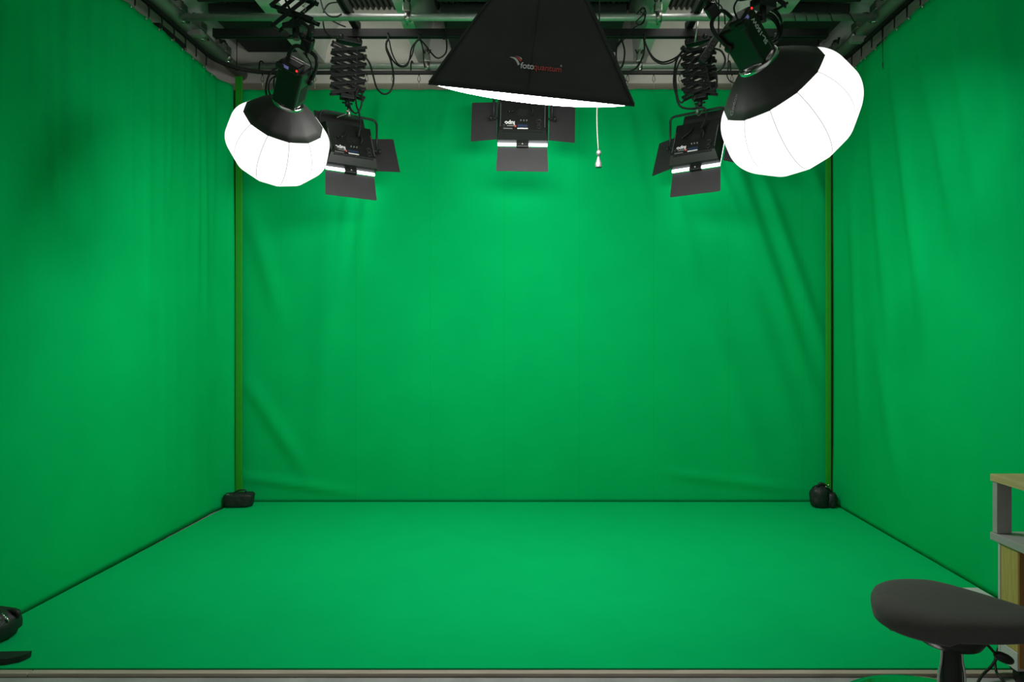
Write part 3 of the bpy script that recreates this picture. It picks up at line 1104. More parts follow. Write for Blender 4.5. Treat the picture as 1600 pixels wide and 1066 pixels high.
# ------------------------------------------------------------------ panel lights with barn doors
def make_panel(label, origin, yaw, pitch, roll, doors, yoke_tilt):
    rot = (Matrix.Rotation(R(yaw), 3, 'Z') @ Matrix.Rotation(R(roll), 3, 'Y') @ Matrix.Rotation(R(pitch), 3, 'X'))
    t = thing('panel_light', label, 'studio light', origin, rot, 'panel lights with barn doors')
    W, H, D = .352, .330, .085
    bm = NB()
    prism(bm, [(-W / 2, -H / 2 + .05), (-W / 2, -H / 2), (W / 2, -H / 2), (W / 2, -H / 2 + .05), (W / 2, H / 2), (-W / 2, H / 2)], D * .55, Matrix.Translation((0, 0, 0)))
    # sloping rear shell
    x1, z1 = W / 2 - .018, H / 2 - .02
    ring0 = [(-W / 2, 0, -H / 2), (W / 2, 0, -H / 2), (W / 2, 0, H / 2), (-W / 2, 0, H / 2)]
    ring1 = [(-x1, -D * .5, -H / 2 + .052), (x1, -D * .5, -H / 2 + .052), (x1, -D * .5, z1), (-x1, -D * .5, z1)]
    v0 = [bm.verts.new(p) for p in ring0]
    v1 = [bm.verts.new(p) for p in ring1]
    bm.faces.new(v1)
    for k in range(4):
        bm.faces.new((v0[k], v0[(k + 1) % 4], v1[(k + 1) % 4], v1[k]))
    bd = obj('body', bm, 'body', t)
    yb_ = -D * .5
    bm = NB()
    for k in range(26):
        box(bm, (-.135 + k * .0108, yb_ + .006, -H / 2 + .046), (.005, .012, .012))
    obj('cooling_fins', bm, 'plastic', bd)
    # rear plate print and controls; the unit hangs upside down, so its print does too
    U = Matrix(((-1, 0, 0), (0, 0, -1), (0, -1, 0))).to_4x4()
    text_mesh('lettering', 'lupo', .040, 'white_ink', bd, Matrix.Translation((-.052, yb_ - .002, -.052)) @ U, bold=.0012)
    bm = NB(); box(bm, (-.083, yb_ - .001, -.083), (.048, .003, .008)); obj('print_line', bm, 'grey_ink', bd)
    bm = NB(); box(bm, (-.049, yb_ - .0015, -.086), (.012, .004, .012)); obj('warning_light', bm, 'red_ink', bd, 'red square')
    bm = NB(); box(bm, (.0, yb_ - .001, -.083), (.07, .003, .02)); obj('display', bm, 'blue_ink', bd)
    bm = NB(); box(bm, (-.099, yb_ - .001, -.104), (.062, .003, .006)); obj('print_line', bm, 'grey_ink', bd)
    bm = NB(); box(bm, (.001, yb_ - .001, -.102), (.072, .003, .007)); obj('print_line', bm, 'white_ink', bd)
    for k in range(3):
        bm = NB(); lathe(bm, [(.001, 0), (.006, 0), (.005, .012), (.001, .013)], 10, Matrix.Translation((-.012 + k * .020, yb_, -.046)) @ Matrix.Rotation(R(90), 4, 'X')); obj('button', bm, 'grey_ink', bd)
    for z in (-.052, -.090):
        bm = NB(); lathe(bm, [(.013, 0), (.017, 0), (.017, .01), (.013, .01), (.013, 0)], 20, Matrix.Translation((.112, yb_, z)) @ Matrix.Rotation(R(90), 4, 'X'), cap=False); obj('socket', bm, 'door', bd)
    bm = NB(); lathe(bm, [(.001, 0), (.014, 0), (.012, .016), (.001, .017)], 18, Matrix.Translation((-.127, yb_, -.080)) @ Matrix.Rotation(R(90), 4, 'X')); obj('dial', bm, 'plastic', bd)
    bm = NB(); lathe(bm, [(.012, 0), (.016, 0), (.016, .006), (.012, .006), (.012, 0)], 18, Matrix.Translation((-.127, yb_, -.080)) @ Matrix.Rotation(R(90), 4, 'X'), cap=False); obj('dial_ring', bm, 'door', bd)
    bm = NB()
    for i in range(9):
        for j in range(7):
            if (i - 4) ** 2 / 16 + (j - 3) ** 2 / 9 <= 1.05:
                box(bm, (.0 + (i - 4) * .0085, yb_ - .0008, .015 + (j - 3) * .009), (.004, .002, .004))
    obj('speaker_grille', bm, 'door', bd)
    for sx in (-1, 1):
        bm = NB()
        for k in range(16):
            box(bm, (sx * (x1 - .006), yb_ - .0005, -.085 + k * .011), (.004, .002, .006))
        obj('edge_print', bm, 'grey_ink', bd)
    bm = NB(); tube(bm, catmull([(-.09, yb_ - .004, .02), (-.07, yb_ - .03, .01), (-.04, yb_ - .02, .045), (-.02, yb_ - .012, .09)], 5), .005, 7); tube(bm, [(-.100, yb_ - .006, .018), (-.086, yb_ - .008, .018)], .008, 8); obj('connector', bm, 'plastic', bd)
    bm = NB(); tube(bm, catmull([(.06, yb_ - .004, -.011), (.07, yb_ - .03, .02), (.05, yb_ - .026, .06), (.08, yb_ - .012, .10)], 5), .005, 7); obj('short_cable', bm, 'rubber', bd)
    # luminous front
    bm = NB(); box(bm, (0, D * .55 + .008, -.010), (W - .006, .012, H + .016)); obj('light_face', bm, 'panel_light', t, 'glowing white light face')
    ld = bpy.data.lights.new('led_array', 'AREA')
    ld.shape = 'RECTANGLE'
    ld.size, ld.size_y = W - .02, H - .02
    ld.spread = R(115)
    ld.energy = PANEL_W
    ld.color = (0.95, 0.97, 1.0)
    lo_ = bpy.data.objects.new('led_array', ld)
    COL.objects.link(lo_)
    lo_.parent = t
    lo_.location = (0, D * .55 + .017, -.005)
    lo_.rotation_euler = (R(90), 0, 0)
    # barn doors hinged round the front
    yf = D * .55 + .022
    defs = {'bottom': ((0, yf, -H / 2 - .020), (1, 0, 0), (0, 0, -1), .345, .170),
            'top': ((0, yf, H / 2 + .006), (1, 0, 0), (0, 0, 1), .345, .170),
            'left': ((-W / 2 - .006, yf, .01), (0, 0, 1), (-1, 0, 0), .280, .185),
            'right': ((W / 2 + .006, yf, .01), (0, 0, 1), (1, 0, 0), .280, .185)}
    for nm, ang in doors.items():
        o_, ax, out, L, E = defs[nm]
        o_, ax, out = Vector(o_), Vector(ax), Vector(out)
        dirv = out * math.cos(R(ang)) + Vector((0, 1, 0)) * math.sin(R(ang))
        nn = ax.cross(dirv).normalized()
        bm = NB()
        pts = []
        for (a, e) in ((-.5, 0), (.5, 0), (.5 * 1.05, .94), (.5 * 1.03, 1), (-.5 * 1.03, 1), (-.5 * 1.05, .94)):
            pts.append(o_ + ax * (a * L) + dirv * (e * E))
        lo = [bm.verts.new(p - nn * .0012) for p in pts]
        hi = [bm.verts.new(p + nn * .0012) for p in pts]
        bm.faces.new(lo); bm.faces.new(list(reversed(hi)))
        for k in range(6):
            bm.faces.new((lo[k], hi[k], hi[(k + 1) % 6], lo[(k + 1) % 6]))
        dr = obj('barn_door', bm, 'door', t)
        bm = NB(); box(bm, o_ - out * .012 + Vector((0, -.012, 0)), [(.085 if abs(ax[i]) > .5 else (.03 if i == 1 else .04)) for i in range(3)], bev=.006)
        if nm in ('bottom', 'top'):
            obj('hinge', bm, 'plastic', dr)
            bm = NB(); lathe(bm, [(.001, 0), (.008, 0), (.007, .006), (.001, .007)], 10, Matrix.Translation(o_ - out * .012 + Vector((0, -.027, 0))) @ Matrix.Rotation(R(90), 4, 'X')); obj('hinge_screw', bm, 'clamp', dr)
        else:
            bm.free()
    # yoke: inverted U in its own tilt
    ry = Matrix.Rotation(R(-pitch + yoke_tilt), 4, 'X')
    bm = NB()
    hw = W / 2 + .026
    pts = [(-hw, 0, -.01), (-hw, 0, .10), (-hw, 0, .15), (-hw, 0, 0.190), (-hw + .012, 0, 0.211), (-hw + .035, 0, 0.218), (0, 0, 0.218), (hw - .035, 0, 0.218), (hw - .012, 0, 0.211), (hw, 0, 0.190), (hw, 0, .15), (hw, 0, .10), (hw, 0, -.01)]
    tube(bm, [ry @ Vector(p) + Vector((0, .01, 0)) for p in pts], .0085, 8)
    obj('yoke', bm, 'black_metal', t)
    for s in (-1, 1):
        bm = NB(); tube(bm, [(s * W / 2, .01, 0), (s * (hw + .02), .01, 0)], .007, 8)
        lathe(bm, [(.001, 0), (.018, 0), (.018, .014), (.001, .016)], 10, Matrix.Translation((s * (hw + .012), .01, 0)) @ Matrix.Rotation(R(90 * s), 4, 'Y'))
        obj('knob', bm, 'plastic', t)
    top = ry @ Vector((0, 0, 0.218)) + Vector((0, .01, 0))
    bm = NB(); tube(bm, [top + (ry @ Vector((0, 0, -.012))), top + (ry @ Vector((0, 0, .055)))], .013, 10)
    tube(bm, [top + (ry @ Vector((-.03, -.012, .02))), top + (ry @ Vector((.012, -.012, .028)))], .005, 6)
    obj('spigot', bm, 'clamp', t)
    return t


make_panel('black panel light with open barn doors below the softbox, facing the back curtain', P(817, 184, 4.72), 0, -10, 1, {'bottom': 8, 'left': 8, 'right': 6, 'top': 50}, 0)
make_panel('black panel light with barn doors hanging right of the left lantern', P(546, 228, 4.72), 35, -25, 0, {'bottom': 16, 'left': 15, 'right': -12, 'top': 5}, 0)
make_panel('black panel light with barn doors hanging left of the right lantern', P(1089, 223, 4.72), -35, -25, 0, {'bottom': 16, 'left': 15, 'right': 30, 'top': 5}, 0)

# ------------------------------------------------------------------ cables
def cable(label, pts, r=0.006, Y=4.686, cat='cable', m='rubber', name='cable', jig=0.0, group='loose black cables'):
    w = []
    for i, p in enumerate(pts):
        yy = p[2] if len(p) > 2 else Y
        w.append(P(p[0], p[1], yy + jig * math.sin(i * 2.1)))
    bm = NB()
    tube(bm, catmull(w, 7), r, 8)
    o = centred(obj(name, bm, m))
    tag(o, label, cat, group)
    return o


cable('black cable hanging in a deep U loop right of the left pantograph',
      [(566, 84, 4.70), (577, 98), (583, 118), (589, 138), (600, 147), (611, 141), (615, 122), (611, 96), (604, 78), (604, 66), (607, 62)], .0065)
cable('black cable swagging in two bows between the rail clips left of the softbox',
      [(607, 62), (603, 70), (608, 84), (615, 96), (625, 104), (635, 103), (640, 92), (643, 76), (650, 65), (656, 62), (664, 70), (675, 84), (684, 91), (694, 86), (698, 76), (697, 55), (697, 36), (701, 26), (712, 22), (722, 22)], .0055)
cable('second black cable strand beside the two bows left of the softbox',
      [(608, 63, 4.65), (613, 84, 4.65), (622, 100, 4.65), (633, 102, 4.65), (643, 88, 4.65), (648, 70, 4.65), (656, 63, 4.65), (661, 78, 4.65), (662, 96, 4.65), (664, 106, 4.65)], .0045)
cable('black cable arching from the top edge down to the left pantograph',
      [(501, 0), (506, 16), (515, 25), (526, 26), (534, 22)], .005, 4.45)
cable('black cable loop circling left of the rail beam near the left pantograph',
      [(530, 3), (514, 6), (506, 18), (505, 36), (509, 50), (519, 58), (530, 60)], .005, 4.55)
cable('black cable bow over the long rail left of the left pantograph',
      [(489, 52), (489, 40), (494, 31), (503, 27), (516, 31), (530, 38), (540, 42)], .005, 4.688)
cable('black cable dangling in loops beneath the left pantograph',
      [(546, 140), (545, 155), (548, 170), (556, 177), (563, 170), (566, 152), (562, 138), (556, 148), (557, 165), (561, 176), (563, 195), (560, 214)], .006, 4.70)
cable('black cable in a narrow loop hanging right of the softbox',
      [(971, 62), (964, 72), (963, 92), (969, 106), (974, 98), (976, 80), (972, 63)], .006)
cable('black cable curving from the rail down behind the softbox right corner',
      [(1006, 60), (1007, 76), (1003, 92), (994, 106), (982, 112), (970, 113)], .006)
cable('black cable sagging between the rail clip and the right pantograph',
      [(1006, 61), (1012, 76), (1021, 90), (1034, 97), (1048, 94), (1061, 86), (1069, 74)], .006)
cable('second black cable sagging close below the first, left of the right pantograph',
      [(1007, 62, 4.64), (1013, 80, 4.64), (1022, 94, 4.64), (1036, 100, 4.64), (1052, 96, 4.64), (1063, 84, 4.64), (1070, 72, 4.64)], .005)
cable('knotted thin black cable trailing from the front pipe to the softbox edge',
      [(995, 22), (1000, 16), (1007, 14), (1009, 22), (1006, 34), (1000, 39), (994, 34), (1004, 24), (1008, 14), (1003, 12), (1001, 18), (1008, 24), (1003, 36), (990, 44), (982, 55), (970, 66), (962, 76), (950, 82)], .0035, 4.470)
cable('long black cable falling left of the right pantograph to the panel yoke',
      [(1070, 76), (1058, 92), (1054, 112), (1053, 132), (1057, 150), (1060, 162), (1066, 168), (1080, 170), (1098, 168), (1104, 176), (1101, 190), (1096, 200)], .0075, 4.64)
cable('black cable following the left side of the right pantograph',
      [(1075, 80), (1062, 96), (1056, 116), (1057, 140), (1060, 156), (1066, 160), (1071, 150), (1072, 134), (1080, 120), (1090, 112)], .006, 4.62)
cable('black cable bundle arching over the front of the right pantograph',
      [(1074, 112), (1080, 98), (1088, 89), (1096, 90), (1102, 102), (1106, 120), (1110, 136), (1116, 141), (1120, 130), (1119, 112)], .007, 4.60)
cable('black cable hooked across the middle of the right pantograph',
      [(1084, 92), (1093, 88), (1100, 96), (1104, 112), (1102, 128), (1096, 140), (1084, 144), (1074, 150)], .006, 4.61)
cable('black cable ring standing out at the right of the right pantograph',
      [(1100, 75), (1116, 76), (1127, 80), (1133, 92), (1130, 104), (1121, 112), (1112, 112)], .007, 4.60)
cable('black cable coiled tight around the upper right pantograph',
      [(1066, 72), (1076, 80), (1090, 78), (1104, 80), (1112, 90), (1108, 102), (1096, 98)], .009, 4.62)
cable('thin black cable hanging straight from the top edge left of the right lamp head',
      [(1123, -41), (1123, 30), (1123, 56), (1126, 66), (1125, 74)], .0045, 4.0)
cable('black cable curling down to the right lamp head control panel',
      [(1113, -41), (1118, 0), (1127, 10), (1132, 24), (1133, 38)], .0042, 4.0)
cable('thin black cable drooping behind the right lamp head',
      [(1142, 74), (1138, 88), (1138, 104), (1136, 118), (1142, 128), (1152, 129)], .004, 4.8)
cable('black power lead plugged into the back of the right lamp head',
      [(1158, -6, 3.05), (1151, 2, 3.0), (1147, 11, 3.0), (1148, 19, 3.02), (1151, 26, 3.04)], [.004 for _ in range(29)], 3.05)
cable('black cable looping left of the left lamp head above the lantern skirt',
      [(438, 104), (424, 112), (417, 128), (416, 146), (424, 158), (431, 150), (428, 132), (432, 118), (444, 120)], .005, 3.28)
cable('second black cable loop beside the left lamp head',
      [(434, 116), (422, 126), (420, 142), (427, 152), (436, 144), (438, 128), (430, 118)], .004, 3.26)
cable('black lead running along the right edge of the left lamp head',
      [(474, 82), (482, 92), (486, 102), (486, 112), (482, 118)], .003, 3.14)
cable('black cable laid over the pantograph of the left lantern',
      [(446, 0), (455, 20), (462, 40), (470, 58), (476, 76), (480, 90)], .005, 3.08)
# coil beside the right lamp
bm = NB()
cpt = []
cc = P(1199, 41, 3.35)
for k in range(5 * 24 + 1):
    a = 2 * PI * k / 24
    turn = k / 24
    rr = .068 + .010 * math.sin(turn * 2.3)
    cpt.append(cc + Vector((rr * .88 * math.cos(a), (.02 * math.sin(a) + .012 * (turn - 2.5)), rr * 1.25 * math.sin(a) - .004 * turn)))
tube(bm, cpt, .0055, 8)
tag(centred(obj('cable', bm, 'rubber')), 'black cable wound into a hanging coil beside the right lamp head', 'cable', 'loose black cables')
# wire wound round the front pipe
bm = NB()
wp = []
xs_ = [1.70 + .0125 * k for k in range(40)]
turns = [0.9, 0.55, 0.35]
a = 0
x = 1.66
while x < 2.20:
    wp.append(Vector((x, 4.50 + .028 * math.cos(a), ZP + .028 * math.sin(a))))
    a += PI / 5
    x += .0075 if x < 1.85 else (.009 if x < 1.95 else .014)
tube(bm, wp, .0028, 6)
tag(centred(obj('cable', bm, 'rubber')), 'thin black wire wound around the front silver pipe at the right', 'cable', 'loose black cables')
# drop wires to the curtain rail
for px, y0, y1, Yd, lb in ((370, 62, 108, 5.215, 'thin black drop wire holding the curtain rail at the left corner'),
                           (1279, 62, 108, 5.215, 'thin black drop wire holding the curtain rail at the right corner')):
    p0 = P(px, y1, Yd); p1 = P(px, y0, Yd)
    bm = NB(); tube(bm, [p0, p1], .0035, 6)
    box(bm, p0 + Vector((0, 0, .005)), (.02, .02, .03), bev=.004)
    tag(centred(obj('drop_wire', bm, 'rubber')), lb, 'wire', 'drop wires of the curtain rail')
for px, lb in ((407, 'small black strap tying the curtain rail to the back pipe near the left corner'), (643, 'small black strap tying the curtain rail to the back pipe left of the softbox'),
               (1140, 'small black strap tying the curtain rail to the back pipe at the right lantern')):
    x = (px - CX) / F * 5.26
    bm = NB(); tube(bm, catmull([(x, 5.23, ZR + .01), (x, 5.245, ZP), (x, 5.28, ZP + .028), (x, 5.325, ZP + .026)], 5), .006, 8)
    tag(centred(obj('tie_strap', bm, 'rubber')), lb, 'strap', 'tie straps of the curtain rail')

# power strip on the right pantograph
pm = P(1107, 79, 4.56)
ps = thing('power_strip', 'slanting black power strip tied to the right pantograph', 'power strip', pm, Matrix.Rotation(R(32), 3, 'Y'))
bm = NB(); box(bm, (0, 0, 0), (.052, .042, .19), bev=.006); obj('body', bm, 'plastic', ps)
for k in range(3):
    bm = NB(); lathe(bm, [(.014, -.001), (.019, -.001), (.019, .003), (.014, .003), (.014, -.001)], 16, Matrix.Translation((0, -.021, .05 - k * .048)) @ Matrix.Rotation(R(90), 4, 'X'), cap=False); obj('socket', bm, 'rubber', ps)
# metal stay bar on the right pantograph
bm = NB(); tube(bm, [P(1092, 24, 4.58), P(1086, 66, 4.60)], .007, 8); box(bm, P(1094, 20, 4.58), (.04, .03, .05), bev=.005)
tag(centred(obj('stay_bar', bm, 'clamp')), 'upright metal stay bar above the right pantograph', 'bar')
# thin safety wires round the panel yokes
cable('thin bright safety wire looped round the right panel yoke',
      [(1086, 150), (1083, 163), (1088, 176), (1091, 181), (1096, 176), (1101, 164)], .0025, 4.66, 'wire', 'cord', 'safety_wire', group='safety wires')
cable('short bright safety pin on the left panel yoke spigot',
      [(526, 184), (533, 181), (541, 178)], .003, 4.66, 'wire', 'clamp', 'safety_wire', group='safety wires')

# pull cord right of the softbox
Yc = 3.75
t = thing('pull_cord', 'pale hanging cord with a metal weight below the softbox right corner', 'cord', P(934, 262, Yc))
o0 = t.location
bm = NB(); tube(bm, catmull([P(937, -40, Yc) - o0, P(936, 60, Yc) - o0, P(933, 165, Yc) - o0, P(933, 200, Yc) - o0, P(935, 236, Yc) - o0], 6), .0036, 8); obj('cord', bm, 'cord', t)
bm = NB(); lathe(bm, [(.001, -.016), (.010, -.013), (.015, 0), (.010, .013), (.001, .016)], 16, Matrix.Translation(P(935.5, 239, Yc) - o0)); obj('ball', bm, 'weight_metal', t)
bm = NB(); zt = (P(935, 244, Yc) - o0).z; lathe(bm, [(.017, 0), (.018, .004), (.018, .022), (.016, .026), (.014, .03), (.007, zt * .85), (.003, zt)], 20, Matrix.Translation(((P(935, 244, Yc) - o0).x, 0, 0))); obj('weight', bm, 'weight_metal', t)

# hanging black pendant over the right curtain
Yp = 4.42
t = thing('hanging_lead', 'thin black lead with thick tip hanging over the right curtain', 'cable', P(1382, 109, Yp))
o0 = t.location
bm = NB(); tube(bm, catmull([P(1378, 44, Yp) - o0, P(1379, 70, Yp) - o0, P(1380, 98, Yp) - o0], 5), .0035, 6); obj('lead', bm, 'rubber', t)
bm = NB(); tube(bm, [P(1380, 96, Yp) - o0, P(1380.5, 100, Yp) - o0, P(1382, 108, Yp) - o0, P(1382.2, 109.5, Yp) - o0], [.005, .009, .010, .006], 10); obj('tip', bm, 'rubber', t)


# ------------------------------------------------------------------ bags
def blob(bm, c, s, seed, n=28, m=16, flat=.0, sq=2.6, wr=.10):
    rings = []
    for j in range(m + 1):
        ph = -PI / 2 + PI * j / m
        ring = []
        for k in range(n):
            th = 2 * PI * k / n
            def se(v, e):
                return math.copysign(abs(v) ** (2 / e), v)
            x = se(math.cos(th), sq) * se(math.cos(ph), sq)
            y = se(math.sin(th), sq) * se(math.cos(ph), sq)
            z = se(math.sin(ph), sq)
            p = Vector((x, y, z))
            w = 1 + wr * noise.noise(p * 1.8 + Vector((seed, 0, 0))) + wr * .6 * noise.noise(p * 5 + Vector((0, seed, 0)))
            p = p * w
            p = Vector((p.x * s[0], p.y * s[1], p.z * s[2])) + Vector(c)
            p.z = max(p.z, 0.0)
            ring.append(bm.verts.new(p))
        rings.append(ring)
    for j in range(m):
        for k in range(n):
            f = bm.faces.new((rings[j][k], rings[j][(k + 1) % n], rings[j + 1][(k + 1) % n], rings[j + 1][k]))
            f.smooth = True


# left back corner: boxy zip bag
t = thing('black_bag', 'small boxy black zip bag on the floor in the left back corner', 'bag', (-2.212, 5.10, 0.0), Matrix.Rotation(R(6), 3, 'Z'), 'black bags on the green floor')
bm = NB()
blob(bm, (0, 0, .050), (.105, .055, .054), 3, sq=5, wr=.07)
for v in bm.verts:
    v.co.x *= 1 + .12 * (v.co.z / .1 - .5) * (1 if v.co.x > 0 else .4)
obj('pouch', bm, 'bag', t)
bm = NB(); tube(bm, catmull([(-.045, -.01, .096), (-.01, -.012, .118), (.035, -.012, .126), (.052, -.01, .118), (.050, -.008, .098)], 6), .0055, 8); obj('handle', bm, 'rubber', t)
bm = NB(); box(bm, (.0, -.048, .088), (.17, .006, .004)); obj('zip', bm, 'rubber', t)
bm = NB(); box(bm, (-.065, -.045, .1), (.02, .012, .005), bev=.001); obj('buckle', bm, 'clamp', t)
# right back corner: slumped sandbag
t = thing('sandbag', 'slumped black sandbag with two lobes on the floor in the right back corner', 'bag', (2.112, 5.08, 0.0), None, 'black bags on the green floor')
bm = NB()
blob(bm, (0, 0, .075), (.068, .062, .088), 11, sq=2.5, wr=.16)
obj('lobe', bm, 'bag', t)
bm = NB()
blob(bm, (.085, .0, .052), (.046, .055, .066), 17, sq=2.5, wr=.16)
obj('lobe', bm, 'bag', t)
bm = NB(); tube(bm, catmull([(-.02, -.02, .16), (.0, -.03, .182), (.03, -.03, .172), (.06, -.02, .14), (.09, -.02, .125)], 5), .009, 8); obj('strap', bm, 'rubber', t)
bm = NB(); tube(bm, [(.034, -.034, .162), (.05, -.034, .150)], .004, 8); tube(bm, [(.068, .0, .168), (.075, .0, .155)], .006, 8); obj('buckle', bm, 'clamp', t, 'small metal buckle')
# left front: bag cut by the picture edge
t = thing('black_bag', 'black bag with silver clip at the lower left against the left curtain', 'bag', (-2.242, 2.86, 0.0), None, 'black bags on the green floor')
bm = NB()
blob(bm, (0, -.02, .058), (.072, .08, .062), 23, sq=3.2, wr=.15)
obj('pouch', bm, 'bag', t)
bm = NB(); tube(bm, catmull([(.02, .0, .105), (.055, .0, .112), (.076, .0, .102), (.074, .0, .085)], 5), .009, 8); obj('strap', bm, 'rubber', t)
bm = NB()
for k in range(3):
    tube(bm, [(.042 + k * .009, -.040, .118 - k * .007), (.054 + k * .009, -.046, .100 - k * .007)], .003, 6)
obj('clip', bm, 'polished', t, 'silver clip')
# left front: flat plate
bm = NB()
pl = [(-2.24, 2.672), (-1.982, 2.685), (-1.984, 2.662), (-1.992, 2.640), (-2.03, 2.618), (-2.24, 2.612)]
lo = [bm.verts.new((x, y, 0)) for x, y in pl]
hi = [bm.verts.new((x + .004, y, .024)) for x, y in pl]
bm.faces.new(lo); bm.faces.new(list(reversed(hi)))
for k in range(len(pl)):
    bm.faces.new((lo[k], hi[k], hi[(k + 1) % len(pl)], lo[(k + 1) % len(pl)]))
tag(centred(obj('base_plate', bm, 'black_metal')), 'flat black plate with pointed end on the green floor, lower left edge', 'plate')

# white board lying at the right
bm = NB()
lo = [(2.08, 3.405), (2.205, 3.405), (2.205, 3.14), (1.95, 3.14)]
a = [bm.verts.new((x, y, 0.000)) for x, y in lo]
b = [bm.verts.new((x, y, 0.010)) for x, y in lo]
bm.faces.new(a); bm.faces.new(list(reversed(b)))
for k in range(4):
    bm.faces.new((a[k], b[k], b[(k + 1) % 4], a[(k + 1) % 4]))
tag(centred(obj('white_panel', bm, 'white_board')), 'white panel lying on the green floor behind the grey stool', 'panel')

# ------------------------------------------------------------------ stool
SX, SY = 1.297, 2.13
t = thing('saddle_stool', 'dark grey upholstered saddle stool on a chrome disc base, lower right', 'stool', (SX, SY, ZF))
SZ = .420 - ZF


def seat_outline(n=72):
    pts = []
    for k in range(n):
        a = 2 * PI * k / n
        c, s = math.cos(a), math.sin(a)
        x = .03 + .255 * math.copysign(abs(c) ** .82, c)
        tt = (x + .2) / .48
        half = .172 * (1 - (.86 if s > 0 else .45) * max(0, (tt - .34) / .66) ** 1.05)
        y = half * math.copysign(abs(s) ** .78, s)
        if x < -.05 and s < 0:
            y *= 1.0
        pts.append((x, y))
    return pts


out = seat_outline()
cxm = .0
bm = NB()
levels = [(.80, -.052), (.92, -.050), (.98, -.040), (1.0, -.024), (.995, -.012), (.965, .004), (.90, .014), (.78, .019), (.55, .021), (.25, .021)]
rings = []
for s, z in levels:
    ring = []
    for (x, y) in out:
        tt = (x + .2) / .48
        dz = z
        if z < -.03:                       # skirt rises towards the nose and drops at the wings
            dz = z * (1 - .30 * max(0, tt - .45)) - (.012 if x < -.02 else 0)
        ring.append(bm.verts.new(((x - cxm) * s, y * s, SZ + dz - .012 * max(0, tt - .5))))
    rings.append(ring)
n = len(out)
for i in range(len(rings) - 1):
    for k in range(n):
        f = bm.faces.new((rings[i][k], rings[i][(k + 1) % n], rings[i + 1][(k + 1) % n], rings[i + 1][k]))
        f.smooth = True
bm.faces.new(list(reversed(rings[0])))
f = bm.faces.new(rings[-1]); f.smooth = True
for v in bm.verts:
    v.co.z -= SZ
bmesh.ops.rotate(bm, cent=(0, 0, 0), matrix=Matrix.Rotation(R(-22), 3, 'Z') @ Matrix.Rotation(R(4), 3, 'X'), verts=bm.verts[:])
for v in bm.verts:
    v.co.z += SZ
obj('seat', bm, 'seat', t)
bm = NB()
lathe(bm, [(.060, -.112), (.085, -.106), (.098, -.085), (.100, -.058)], 36, Matrix.Translation((-.02, -.03, SZ + .005)))
for v in bm.verts:
    v.co.x *= 1.0
box(bm, (-.165, .03, SZ - .066), (.05, .07, .030), bev=.006)
box(bm, (.185, -.09, SZ - .062), (.05, .05, .026), bev=.006)
obj('seat_pan', bm, 'plastic', t)
bm = NB(); tube(bm, [(0, 0, .075), (0, 0, .20), (0, 0, .32), (0, 0, SZ - .11)], [.036, .032, .026, .026], 24); obj('gas_column', bm, 'plastic', t)
for s in (-1, 1):
    bm = NB(); tube(bm, catmull([(s * .030, -.004, SZ - .12), (s * .032, -.004, SZ - .17), (s * .040, -.004, SZ - .22), (s * .041, -.004, .12)], 4), .005, 8); obj('column_rail', bm, 'polished', t)
bm = NB(); lathe(bm, [(.001, .003), (.33, .003), (.346, .03), (.34, .055), (.305, .066), (.20, .078), (.10, .088), (.05, .095), (.001, .096)], 72); obj('base', bm, 'polished', t, 'round chrome base')
bm = NB(); tube(bm, catmull([(.06, -.01, SZ - .10), (.10, -.01, SZ - .115), (.135, -.01, SZ - .150)], 5), .0045, 8)
lev = obj('lever', bm, 'plastic', t)
bm = NB(); blob(bm, (0, 0, 0.2), (.034, .014, .015), 5, 18, 10, sq=2.2, wr=.02)
for v in bm.verts:
    v.co.z -= .2
bmesh.ops.rotate(bm, cent=(0, 0, 0), matrix=Matrix.Rotation(R(24), 3, 'Y'), verts=bm.verts[:])
bmesh.ops.translate(bm, vec=(.158, -.01, SZ - .160), verts=bm.verts[:])
obj('lever_paddle', bm, 'plastic', lev)

# ------------------------------------------------------------------ desk
DX = 1.732
t = thing('wooden_desk', 'low wooden desk with raised pine shelf at the right picture edge', 'desk', (1.94, 2.25, ZF))
o0 = t.location.copy()


def dbox(name, x0, x1, y0, y1, z0, z1, m, par=None, bev=.002, label=None):
    bm = NB()
    box(bm, ((x0 + x1) / 2 - o0.x, (y0 + y1) / 2 - o0.y, (z0 + z1) / 2 - o0.z), (x1 - x0, y1 - y0, z1 - z0), bev=bev)
    return obj(name, bm, m, par or t, label)


dbox('raised_shelf', DX, 2.17, 1.9, 2.60, .711, .738, 'pine_board', label='pine raised shelf board')
dbox('riser', DX + .004, DX + .060, 2.566, 2.592, .518, .711, 'grey_board', label='grey upright board')
dbox('riser', 2.10, 2.156, 2.566, 2.592, .518, .711, 'grey_board', label='grey upright board')
dbox('riser', DX + .004, DX + .060, 1.92, 1.946, .518, .711, 'grey_board', label='grey upright board')
dbox('desktop', DX, 2.17, 1.9, 2.60, .488, .517, 'grey_board', label='grey desktop')
dbox('leg', DX + .009, DX + .055, 2.462, 2.553, .118, .487, 'pine')
dbox('front_panel', DX + .057, 2.16, 2.464, 2.482, .07, .487, 'pine_front')
dbox('leg_face', DX + .010, DX + .056, 2.456, 2.4615, .062, .487, 'pine_front')  # thin facing that gives the leg front its painted shade
dbox('back_panel', DX + .007, 2.16, 2.554, 2.566, .05, .487, 'white_board')
dbox('foot_rail', DX + .007, DX + .055, 2.462, 2.553, .050, .117, 'white_board')
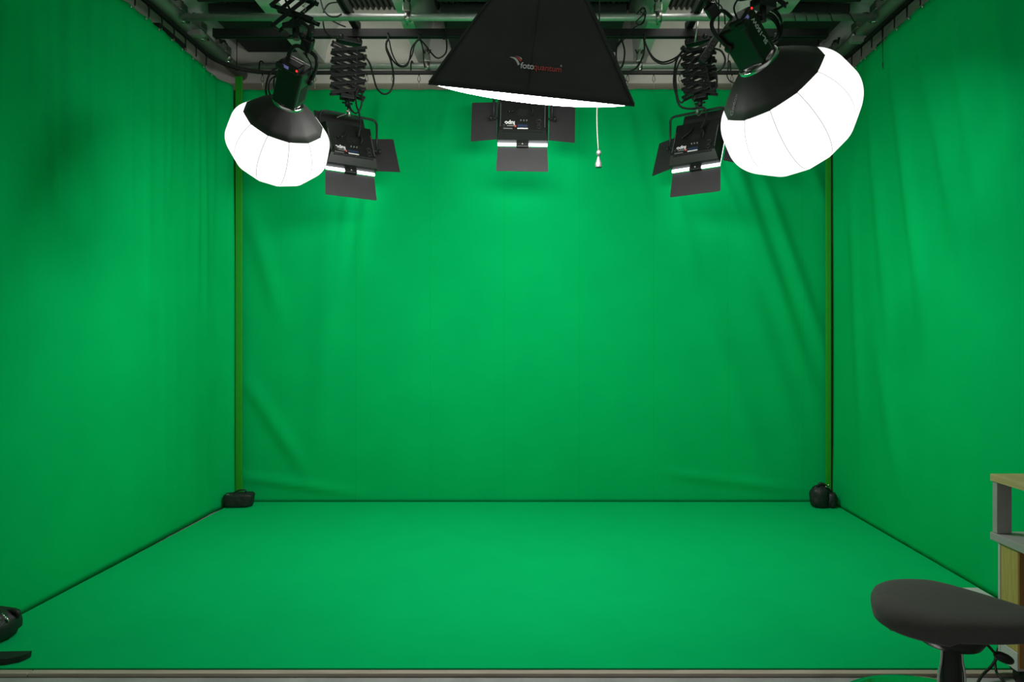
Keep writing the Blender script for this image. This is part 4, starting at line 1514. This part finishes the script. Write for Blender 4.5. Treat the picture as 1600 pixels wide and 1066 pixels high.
for y in (2.50, 1.96):
    if y < 2.2:
        dbox('leg', DX + .009, DX + .055, 1.93, 2.02, .05, .487, 'pine')
    bm = NB()
    lathe(bm, [(.001, -.013), (.033, -.013), (.037, -.008), (.037, .008), (.033, .013), (.001, .013)], 24, Matrix.Translation((DX + .045 - o0.x, y - .01 - o0.y, .037)) @ Matrix.Rotation(R(90), 4, 'Y'))
    box(bm, (DX + .045 - o0.x, y - o0.y, .066), (.05, .05, .028), bev=.004)
    obj('caster', bm, 'plastic', t)

# cables on the floor by the desk
def floor_cable(label, pts, r=.005):
    bm = NB()
    tube(bm, catmull([Vector(p) for p in pts], 6), r, 8)
    tag(centred(obj('cable', bm, 'rubber')), label, 'cable', 'black cables at the desk foot')


floor_cable('black cable looping out from under the desk over the floor batten',
            [(1.90, 2.60, .02), (1.80, 2.575, .075), (1.742, 2.57, .050), (1.70, 2.545, .030), (1.65, 2.52, .008), (1.605, 2.48, -.008), (1.60, 2.455, -.011), (1.66, 2.45, -.012), (1.75, 2.47, -.012), (1.84, 2.43, -.012)])
floor_cable('black cable dropping from the desk foot and curling on the concrete',
            [(1.758, 2.585, .09), (1.735, 2.575, .040), (1.722, 2.55, .01), (1.715, 2.52, .004), (1.725, 2.49, -.012), (1.76, 2.46, -.012), (1.82, 2.44, -.012)])
floor_cable('black cable running along the concrete under the desk edge',
            [(1.62, 2.36, -.012), (1.655, 2.43, -.012), (1.70, 2.465, -.012), (1.76, 2.45, -.012), (1.83, 2.41, -.012)])

# added fill lights in the two bays, no fixtures, brightening ceiling and upper wall
for x in (-1.22, 1.12):
    ld = bpy.data.lights.new('ceiling_fill', 'POINT')
    ld.energy = 7.5
    ld.shadow_soft_size = 0.10
    ld.color = (1.0, 0.97, 0.92)
    lo = bpy.data.objects.new('ceiling_fill', ld)
    COL.objects.link(lo)
    lo.location = (x, 4.20, 3.80)

# ------------------------------------------------------------------ world and view
w = bpy.data.worlds.new('world')
scene.world = w
w.use_nodes = True
w.node_tree.nodes['Background'].inputs['Color'].default_value = (1.0, 0.98, 0.95, 1)
w.node_tree.nodes['Background'].inputs['Strength'].default_value = WORLD
vs = scene.view_settings
vs.view_transform = 'Standard'
vs.look = 'None'
vs.gamma = 1.0
vs.use_curve_mapping = False
vs.exposure = 0.06
bpy.context.view_layer.update()
